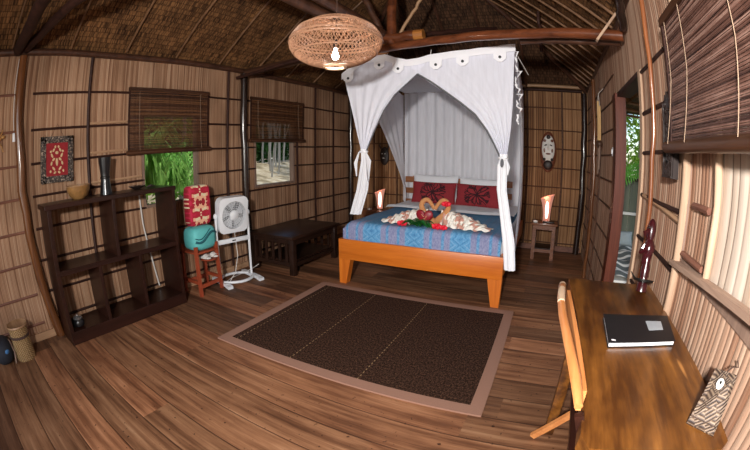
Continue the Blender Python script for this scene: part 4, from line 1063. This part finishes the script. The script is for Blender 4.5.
# oval painted mask
t = thing('oval_mask', 'long oval carved mask with a white painted face on the back wall', 'mask', (-.05, YB-.03, 1.335))
B().blob((0, .008, 0), .115, .028, .275, seg=28, rings=16).build('mask_base', M['mask_rim'], t)
B().blob((0, -.008, .045), .092, .03, .185, seg=24, rings=14).build('face', M['mask_white'], t)
B().blob((0, -.018, -.175), .066, .024, .065).build('dark_beard', M['mask_dark'], t)
B().blob((0, -.02, .2), .03, .02, .03).build('forehead_mark', M['mask_dark'], t)
for s in (-1, 1): B().blob((s*.055, -.024, -.1), .022, .016, .02).build('jaw_mark', M['mask_dark'], t)
for s in (-1, 1):
    B().blob((s*.036, -.034, .09), .022, .007, .009, rot=RY(s*.35)).build('eye', M['mask_dark'], t)
    B().blob((s*.05, -.028, .15), .022, .008, .02).build('brow_mark', M['mask_rim'], t)
    B().blob((s*.052, -.03, .02), .014, .006, .03).build('cheek_mark', M['mask_rim'], t)
B().tube([(0, -.036, .12), (0, -.05, .05), (0, -.042, .03)], [.007, .015, .012], 8).build('nose', M['mask_white'], t)
B().blob((0, -.036, -.025), .034, .007, .012).build('mouth', M['mask_rim'], t)
t = thing('dark_mask', 'small dark carved mask on the back wall behind the left side of the net', 'mask', (-2.47, YB-.03, 1.19))
B().blob((0, 0, 0), .075, .026, .14, seg=20).build('mask_base', M['mask_dark'], t)
B().blob((0, -.014, .02), .05, .022, .08).build('face', M['carved'], t)
for s in (-1, 1):
    B().blob((s*.024, -.034, .035), .012, .004, .007).build('eye', M['mask_white'], t)
    B().tube([(s*.05, 0, .1), (s*.08, -.01, .16), (s*.06, -.01, .2)], [.012, .01, .004], 6).build('horn', M['mask_dark'], t)
B().blob((0, -.034, -.03), .02, .005, .006).build('mouth', M['mask_white'], t)

# wind chime on the right wall near the corner
t = thing('wind_chime', 'bamboo and coconut wind chime hanging on the right wall near the back corner', 'wind chime', (.44, 3.42, 1.39))
B().blob((0, 0, .02), .035, .06, .035).build('coconut_shell', M['coconut'], t)
for k, (yy, L_) in enumerate(((-.07, .30), (.06, .36), (.0, .26))):
    B().tube([(0, yy, .05), (.0, yy, .05+L_)], .009, 8).build('upper_tube', M['bamboo'], t)
for k, (yy, L_) in enumerate(((-.06, .12), (-.03, .2), (.0, .16), (.03, .24), (.06, .14))):
    B().tube([(.0, yy, .0), (.0, yy, -L_)], .006, 6).build('chime_tube', M['jamb_grey'], t)
B().tube([(0, -.07, .35), (0, 0, .47), (0, .06, .41)], .002, 5).tube([(0, 0, .47), (.05, 0, .52)], .002, 5).build('string', M['wire'], t)
t = thing('light_switch', 'white light switch on the right wall beside the red door jamb', 'switch', (XR-.01, 2.965, 1.34))
B().box(-.012, .008, -.028, .028, -.034, .034, bev=.004).build('switch_plate', M['white_plastic'], t)
B().box(-.018, -.012, -.01, .01, -.016, .016).build('rocker', M['paper'], t)

# carved black panel on the right wall
t = thing('wall_carving', 'tall black carved storyboard hanging beside the large right-hand blind', 'carving', (XR-.03, 1.41, 1.37))
b = B(); b.box(-.012, .012, -.062, .062, -.15, .14)
rd = random.Random(9)
for k in range(60): b.blob((-.014, rd.uniform(-.05, .05), rd.uniform(-.14, .13)), .007, rd.uniform(.006, .018), rd.uniform(.008, .025), rot=RX(rd.uniform(0, 3)), seg=7, rings=5)
b.build('carved_board', M['carved'], t)
b = B()
for k in range(5): y = -.05+k*.025; b.poly([(-.012, y-.012, .138), (-.012, y+.012, .138), (-.012, y+.004, .165+.01*(k % 2))], (.02, 0, 0))
b.build('crest', M['carved'], t, smooth=False)
b = B(); b.tube([(-.016, -.055, -.14), (-.018, -.055, .13)], .005, 6).tube([(-.016, .055, -.14), (-.018, .055, .13)], .005, 6).tube([(-.016, -.055, -.145), (-.018, .055, -.145)], .005, 6).build('border_moulding', M['carved'], t)

# ---------------------------------------------------------------- desk and things on it
t = thing('desk', 'long brown wooden desk with a worn varnished top along the right wall', 'desk', (.315, 1.04, 0))
P = [(-.20, .502), (-.188, .3), (-.178, .05), (-.172, -.25), (-.178, -.47), (-.16, -.51), (.15, -.515), (.176, -.49), (.18, -.3), (.176, .505)]
B().poly([(x, y, .731) for x, y in P], (0, 0, .04)).build('desk_top', M['desk'], t, smooth=False)
for (a, c) in ((-.13, .44), (.145, .44), (-.13, -.44), (.145, -.44)):
    B().box(a-.025, a+.025, c-.025, c+.025, 0, .731, bev=.003).build('leg', M['desk'], t)
B().box(-.145, .16, -.43, .43, .66, .731).build('apron', M['desk'], t, smooth=False)
# notebook: black cover, pale page block, grey label
t = thing('notebook', 'closed black notebook with a grey label lying on the desk', 'notebook', (.338, 1.06, .772), math.radians(0))
Q = [(.219-.338, .943-1.06), (.448-.338, .985-1.06), (.471-.338, 1.175-1.06), (.224-.338, 1.145-1.06)]
inn = [(x*.97, y*.97) for x, y in Q]
B().poly([(x, y, 0) for x, y in Q], (0, 0, .0025)).build('back_cover', M['cover_black'], t, smooth=False)
B().poly([(x, y, .0025) for x, y in inn], (0, 0, .011)).build('page_block', M['paper'], t, smooth=False)
B().poly([(x, y, .0135) for x, y in Q], (0, 0, .0025)).build('front_cover', M['cover_black'], t, smooth=False)
B().poly([(.03, -.015, .016), (.085, -.002, .016), (.093, .062, .016), (.033, .055, .016)], (0, 0, .0006)).build('label_sticker', M['label_grey'], t, smooth=False)
B().box(-.108, -.095, -.102, -.096, .016, .0165).build('logo_mark', M['paper'], t, smooth=False)
# woven key tag leaning on the wall
t = thing('key_tag', 'woven pandanus key tag with a white shell, leaning on the wall at the desk end', 'key tag', (0, 0, 0))
pa, pb, pc, pd = Vector((.389, .615, .7725)), Vector((.450, .566, .7725)), Vector((.497, .645, .868)), Vector((.470, .718, .846))
nrm = (pb-pa).cross(pd-pa).normalized()*.006
B().poly([pa, pb, pc, pd], nrm).build('woven_card', M['tag'], t, smooth=False)
cc = pa*.14+pb*.1+pc*.36+pd*.40
q = nrm.to_track_quat('Z', 'Y').to_matrix().to_4x4()
sgn = 1 if nrm.z > 0 else -1
B().lathe([(0, 0), (.0105, .001), (.010, .004), (.006, .006), (0, .007)], c=cc+nrm*sgn*1.0, rot=q, sx=1., sy=1.35, seg=16).build('shell', M['shell'], t)
B().lathe([(0, 0), (.0035, .0), (.003, .003), (0, .003)], c=cc+nrm*sgn*2.0, rot=q, sx=1., sy=1.3, seg=10).build('shell_slot', M['iron'], t)
ee = (pc+pd)/2
B().tube([ee+nrm*.5, ee+Vector((.008, -.012, .022)), ee+Vector((.012, -.03, .03)), ee+Vector((.015, -.012, .036))], .002, 5).build('string', M['string'], t)
# carved figure
t = thing('carved_figure', 'glossy wine-red carved totem figure standing on the far right of the desk', 'figurine', (.43, 1.452, .772))
t.rotation_euler = (math.radians(-14), math.radians(5), 0)
b = B(); b.lathe([(.024, 0), (.023, .03), (.016, .04), (.017, .06), (.021, .09), (.015, .115), (.018, .14), (.022, .17), (.02, .195), (.013, .205), (.019, .225), (.021, .25), (.016, .275), (.006, .288), (0, .289)], seg=18)
rd = random.Random(2)
for k in range(7):
    z = .06+k*.022; a = k*1.3; b.tube([(.019*cos(a+j*.5), .019*sin(a+j*.5), z+j*.016) for j in range(5)], [.003, .007, .008, .006, .003], 5)
b.build('body', M['statue'], t)
B().tube([(-.02, -.012, .235), (-.036, -.02, .228), (-.03, -.018, .215)], [.008, .009, .004], 7).build('nose', M['statue'], t)
for s in (-1, 1):
    B().tube([(-.01, s*.026, .19), (-.024, s*.03, .165), (-.034, s*.012, .15)], [.008, .009, .007], 7).build('arm', M['statue'], t)
    B().blob((-.018, s*.012-.012, .25), .006, .007, .005).build('eye', M['mask_dark'], t)
B().lathe([(.028, .036), (.045, .042), (.048, .05), (.03, .046)], seg=20).build('ring_dish', M['iron'], t)
B().tube([(-.04, 0, .046), (-.06, .01, .07)], [.006, .002], 6).build('spike', M['iron'], t)

# folding chair pushed under the desk
t = thing('folding_chair', 'pale wooden folding chair pushed sideways under the desk', 'chair', (0, 0, 0))
B().tube([(.078, 1.275, .82), (.072, 1.20, .848), (.067, 1.08, .85), (.072, .95, .85), (.086, .80, .85), (.104, .64, .847), (.114, .575, .832)], [.009, .0125, .0125, .0125, .0125, .012, .009], 10, sx=.85).build('top_rail', M['chair'], t)
B().tube([(.0745, 1.235, .842), (.0685, 1.13, .853), (.067, 1.04, .853)], .0118, 10, sx=.85).build('worn_rail_end', M['chair_top'], t, label='worn pale end of the top rail')
B().beam((.098, 1.23, .80), (.128, .64, .80), .012, .05).build('back_slat', M['chair'], t, smooth=False)
for (p, q) in (((.09, 1.235, .81), (.43, 1.23, .0)), ((.13, .62, .78), (.43, .66, .0))):
    B().beam(p, q, .014, .02, up=(1, 0, 0)).build('leg', M['shelf'], t, smooth=False)
for (p, q) in (((.108, 1.42, .012), (.44, 1.34, .44)), ((.26, .60, .22), (.44, .62, .44))):
    B().beam(p, q, .022, .03, up=(1, 0, 0)).build('leg', M['chair'], t, smooth=False)
for k in range(5): B().box(.19+k*.05, .225+k*.05, .66, 1.22, .44, .453).build('seat_slat', M['shelf'], t, smooth=False)
B().beam((.26, .64, .2), (.26, 1.32, .2), .02, .02).build('stretcher', M['chair'], t, smooth=False)

# ---------------------------------------------------------------- outside
def gz(x): return -.35+1.25*min(1, max(0, (-3.3-x)/5.5))
B().grid(lambda u, v: (-3.3-16*u, -6+26*v, gz(-3.3-16*u)+.05*sin(v*31+u*20)), 40, 40).build('ground', M['ground'], kind='structure')
B().grid(lambda u, v: (lerp(.6, 12, u), lerp(-3, 18, v), -.5), 6, 6).build('ground', M['ground'], kind='structure')
def blades(root, n, L0, L1, w, spread, mat, seed, name='leaf_blades', lean=(0, 0)):
    rd = random.Random(seed); b = B()
    for i in range(n):
        a = rd.uniform(0, 2*pi); L_ = rd.uniform(L0, L1); sp_ = rd.uniform(.25, 1.)*spread; hgt = L_*rd.uniform(.4, .85)
        px, py, pz = rd.uniform(-.12, .12), rd.uniform(-.22, .22), rd.uniform(-.1, .2)
        pts = []
        for k in range(7):
            s = k/6; pts.append(Vector((px+cos(a)*sp_*L_*s+lean[0]*s, py+sin(a)*sp_*L_*s+lean[1]*s, pz+hgt*(s*1.9-1.75*s*s))))
        side = Vector((-sin(a), cos(a), 0)); vs = []
        for k, p in enumerate(pts):
            ww = w*(1-(k/6)**2.5)*.5+.0006; vs.append((b.b.verts.new(p-side*ww), b.b.verts.new(p+side*ww+Vector((0, 0, .002)))))
        for A, D in zip(vs, vs[1:]): b.b.faces.new((A[0], A[1], D[1], D[0]))
    return b.build(name, mat, root)
for (x, y, z, lab, n, sd) in ((-3.75, 1.95, .95, 'bright green strappy plant filling the first left window', 260, 1), (-4.1, 2.6, .8, 'strappy green plant just behind the right side of the first window', 160, 2), (-4.2, 1.3, .9, 'strappy green plant at the left behind the first window', 160, 3)):
    t = thing('strappy_plant', lab, 'plant', (x, y, -.3), 0)
    B().tube([(0, 0, 0), (.02, 0, z+.2)], [.06, .04], 8).build('stem', M['trunk'], t)
    bl = blades(t, int(n*.7), .7, 1.35, .036, .62, M['blade'], sd); bl.location = (0, 0, z+.35)
def leaves(n, c, r, size, seed, b=None):
    rd = random.Random(seed); b = b or B()
    for i in range(n):
        while True:
            p = Vector((rd.uniform(-1, 1), rd.uniform(-1, 1), rd.uniform(-1, 1)))
            if p.length < 1: break
        p = Vector((p.x*r[0], p.y*r[1], p.z*r[2]))+Vector(c)
        d = Vector((rd.uniform(-1, 1), rd.uniform(-1, 1), rd.uniform(-.8, .5))).normalized(); e = d.cross(Vector((rd.uniform(-1, 1), rd.uniform(-1, 1), 1))).normalized()
        L_ = size*rd.uniform(.6, 1.4)
        v = [b.b.verts.new(q) for q in (p, p+d*L_*.5+e*L_*.2, p+d*L_, p+d*L_*.5-e*L_*.2)]
        b.b.faces.new(v)
    return b
rd = random.Random(21)
tr = []
for i in range(18):
    x = -5.6-i*.36; y = 4.2+i*.66+rd.uniform(-.8, .8)*(1+.05*i)
    tr.append((x, y))
ords += ['nineteenth', 'twentieth']
ordn = ['nearest', 'second nearest'] + [o+' nearest' for o in ords[2:]]
for i, (x, y) in enumerate(tr):
    t = thing('tree', 'slim pale-barked tree outside the second left window, %s to the wall' % ordn[i], 'tree', (x, y, gz(x)-.05), 0, 'slim trees outside the left wall')
    r = rd.uniform(.02, .04); lx, ly = rd.uniform(-.35, .35), rd.uniform(-.35, .35)
    B().tube(*pole((0, 0, 0), (lx, ly, 3.6), r*1.2, r*.7, wob=.04, n=9, seed=200+i), seg=8).build('trunk', M['trunk'], t)
    B().tube(*pole((lx*.3, ly*.3, .9), (lx*.3+rd.uniform(-.5, .5), ly*.3+.5*rd.choice((-1, 1)), 2.4), r*.5, r*.3, wob=.02, n=5, seed=230+i), seg=6).build('branch', M['trunk'], t)
    leaves(260, (lx*.8, ly*.8, 3.0), (.8, .8, 1.0), .14, 300+i).build('foliage', M['foliage'], t)
# dark undergrowth behind the trees
b = B()
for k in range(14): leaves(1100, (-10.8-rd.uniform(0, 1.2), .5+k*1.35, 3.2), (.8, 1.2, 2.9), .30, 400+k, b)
b.build('undergrowth', M['foliage_dark'], kind='stuff', label='dark bushes behind the slim trees', category='bushes')
b = B()
for k in range(6): leaves(1100, (-5.6, -.4+k*.95, 2.0), (.5, .7, 2.4), .16, 430+k, b)
b.build('hedge', M['foliage'], kind='stuff', label='mixed green bushes behind the strappy plants', category='bushes')

m = N('wooded_slope'); f = m.noise(m.co(), 2.2, 6, .75)
M['slope'] = m.bsdf(m.ramp(f, [(.35, (.004, .01, .003)), (.5, (.03, .065, .015)), (.68, (.16, .24, .05))]), .9, normal=m.bump(f, 1., .2))
B().grid(lambda u, v: (-12.8-5*u-.6*sin(v*23), -8+34*v, .6+10*u+.5*sin(v*41)), 16, 60).build('hillside', M['slope'], kind='structure')
# veranda beyond the doorway
B().box(XR+.05, 2.4, 1.2, 5.35, -.06, -.01).build('floor', M['veranda'], smooth=False, kind='structure')
t = thing('veranda_fence', 'weathered grey-green board fence at the end of the veranda', 'fence', (0, 0, 0))
for k in range(13): B().box(.6+k*.14, .733+k*.14, 5.2, 5.225, 0, 1.05).build('fence_board', M['veranda'], t, smooth=False)
B().box(.56, 2.45, 5.14, 5.18, .60, .635).build('white_rail', M['rail_white'], t, smooth=False, label='pale horizontal rail')
B().box(.56, 2.45, 5.16, 5.24, 1.05, 1.09).build('top_rail', M['batten'], t, smooth=False)
t = thing('daybed', 'veranda daybed under a black and cream striped throw, seen through the doorway', 'daybed', (0, 0, 0))
B().box(.58, 1.25, 3.0, 4.2, 0, .34).build('daybed_base', M['rail_white'], t, smooth=False)
b = B(); b.grid(lambda u, v: (.575+.68*u, 2.985+1.22*v, .375+.02*sin(v*20)+.01*sin(u*16)), 14, 24); bmesh.ops.solidify(b.b, geom=b.b.faces[:], thickness=.03)
b.build('striped_throw', M['zebra'], loc=None, **T('black and cream striped throw on the veranda daybed', 'throw'))
b = B(); b.box(.574, .58, 2.99, 4.2, .06, .37).build('throw_edge', M['zebra'], bpy.data.objects['striped_throw'], smooth=False)
t = thing('grey_cushion', 'grey cushion on the veranda daybed', 'cushion', (.80, 3.98, .41)); t.rotation_euler = (math.radians(-20), 0, .1)
b = pillow_mesh(.36, .16, .1); bmesh.ops.translate(b.b, vec=(0, 0, .085), verts=b.b.verts); b.build('cushion_body', M['grey_cushion'], t)
# veranda roof underside: dark thatch and poles
B().box(XR+.05, 2.5, 1.2, 5.8, 2.02, 2.06).build('ceiling', M['thatch_x'], smooth=False, kind='structure')
for k in range(7):
    B().tube([(XR+.06, 2.3+k*.52, 1.99), (2.45, 2.6+k*.52, 1.90)], .02, 7).build('rafter', M['rafter'], **T('veranda roof pole seen through the doorway, %s from the door' % ords[k], 'rafter', 'veranda roof poles'))
t = thing('fern', 'green fern frond hanging at the veranda edge beyond the doorway', 'fern', (1.02, 4.3, .98))
for k in range(3):
    b = B(); 
    for i in range(22):
        s = i/21; p = Vector((-.35+.62*s, .1*k, .0+.28*s+.1*sin(s*3)-.05*k)); L_ = .075*sin(pi*min(1, s+.12))+.015
        for sg in (-1, 1):
            v = [b.b.verts.new(q) for q in (p, p+Vector((.0, .0, sg*L_*.5)), p+Vector((.03, .02, sg*L_)), p+Vector((.024, 0, sg*L_*.5)))]; b.b.faces.new(v)
    b.tube([(-.35, .1*k, -.05*k), (-.04, .1*k, .24-.05*k), (.27, .1*k, .29-.05*k)], .004, 5)
    b.build('frond', M['fern'], t)
B().tube([(-.35, .1, -.98), (-.35, .05, -.02)], .03, 8).build('fern_stem', M['trunk'], t)
for k, (x, y) in enumerate(((1.2, 6.4), (1.7, 7.2), (2.4, 8.2), (.9, 7.8), (3.2, 9.5))):
    t = thing('shrub', 'leafy tree beyond the veranda fence, %s from the door' % ords[k], 'tree', (x, y, -.5), 0, 'trees beyond the veranda')
    B().tube(*pole((0, 0, 0), (.1, .1, 2.4), .05, .03, wob=.02, n=6, seed=500+k), seg=8).build('trunk', M['trunk'], t)
    leaves(1100, (0, 0, 2.2), (.8, .8, 1.5), .13, 600+k).build('foliage', M['foliage'], t)

# ---------------------------------------------------------------- light and camera
def lamp(kind, name, loc, energy, color=(1, 1, 1), size=.1, tgt=None, **kw):
    l = bpy.data.lights.new(name, kind); l.energy = energy; l.color = color
    if kind in ('POINT', 'SPOT'): l.shadow_soft_size = size
    if kind == 'AREA': l.size = size
    for k, v in kw.items(): setattr(l, k, v)
    o = bpy.data.objects.new(name, l); C.objects.link(o); o.location = loc
    if tgt is not None: o.rotation_euler = (Vector(tgt)-Vector(loc)).to_track_quat('-Z', 'Y').to_euler()
    return o
lamp('SPOT', 'flash', (-.12, -.65, 1.56), 520, (1, .965, .93), .07, tgt=(-1.0, 3.0, .8), spot_size=math.radians(150), spot_blend=1.)
lamp('AREA', 'added_doorway_fill', (-1.3, YF-.35, 1.3), 22, (1, .95, .9), 1.7, tgt=(-1.2, 3, 1.1))  # fill light added outside the made-up front opening to brighten the room
lamp('POINT', 'pendant_bulb', (LC[0], LC[1], LC[2]-.10), 11, (1, .9, .78), .03)
lamp('POINT', 'nightstand_bulb', (-.03, 4.80, .80), .8, (1, .55, .32), .03)
lamp('POINT', 'nightstand_bulb_left', (-2.37, 4.85, .76), .4, (1, .55, .32), .03)
lamp('SUN', 'sun', (0, 0, 8), 3.2, (1, .96, .88), tgt=(1.8, 1.2, 0), angle=.02)

w = bpy.data.worlds.new('sky'); bpy.context.scene.world = w; w.use_nodes = True
nt = w.node_tree; bg = nt.nodes['Background']; sky = nt.nodes.new('ShaderNodeTexSky')
try:
    sky.sky_type = 'NISHITA'; sky.sun_disc = False; sky.sun_elevation = math.radians(50); sky.sun_rotation = math.radians(120)
except Exception: pass
nt.links.new(sky.outputs[0], bg.inputs[0]); bg.inputs[1].default_value = .32

cam = bpy.data.cameras.new('camera'); co = bpy.data.objects.new('camera', cam); C.objects.link(co)
yaw, pitch, roll, fpx = math.radians(26.778), math.radians(11.010), math.radians(.1647), 379.416
f_ = Vector((-sin(yaw)*cos(pitch), cos(yaw)*cos(pitch), -sin(pitch))); r_ = Vector((cos(yaw), sin(yaw), 0)); u_ = r_.cross(f_)
r2 = r_*cos(roll)+u_*sin(roll); u2 = -r_*sin(roll)+u_*cos(roll)
mw = Matrix((r2, u2, -f_)).transposed().to_4x4(); mw.translation = (0, 0, 1.248); co.matrix_world = mw
cam.type = 'PANO'; cam.sensor_width = 36.; cam.clip_start = .01
cy = cam if hasattr(cam, 'panorama_type') else cam.cycles
cy.panorama_type = 'FISHEYE_EQUISOLID'; cy.fisheye_lens = fpx*36/750; cy.fisheye_fov = pi
bpy.context.scene.camera = co
vs = bpy.context.scene.view_settings
vs.view_transform = 'Standard'; vs.look = 'None'; vs.gamma = 1; vs.exposure = 0.0; vs.use_curve_mapping = False
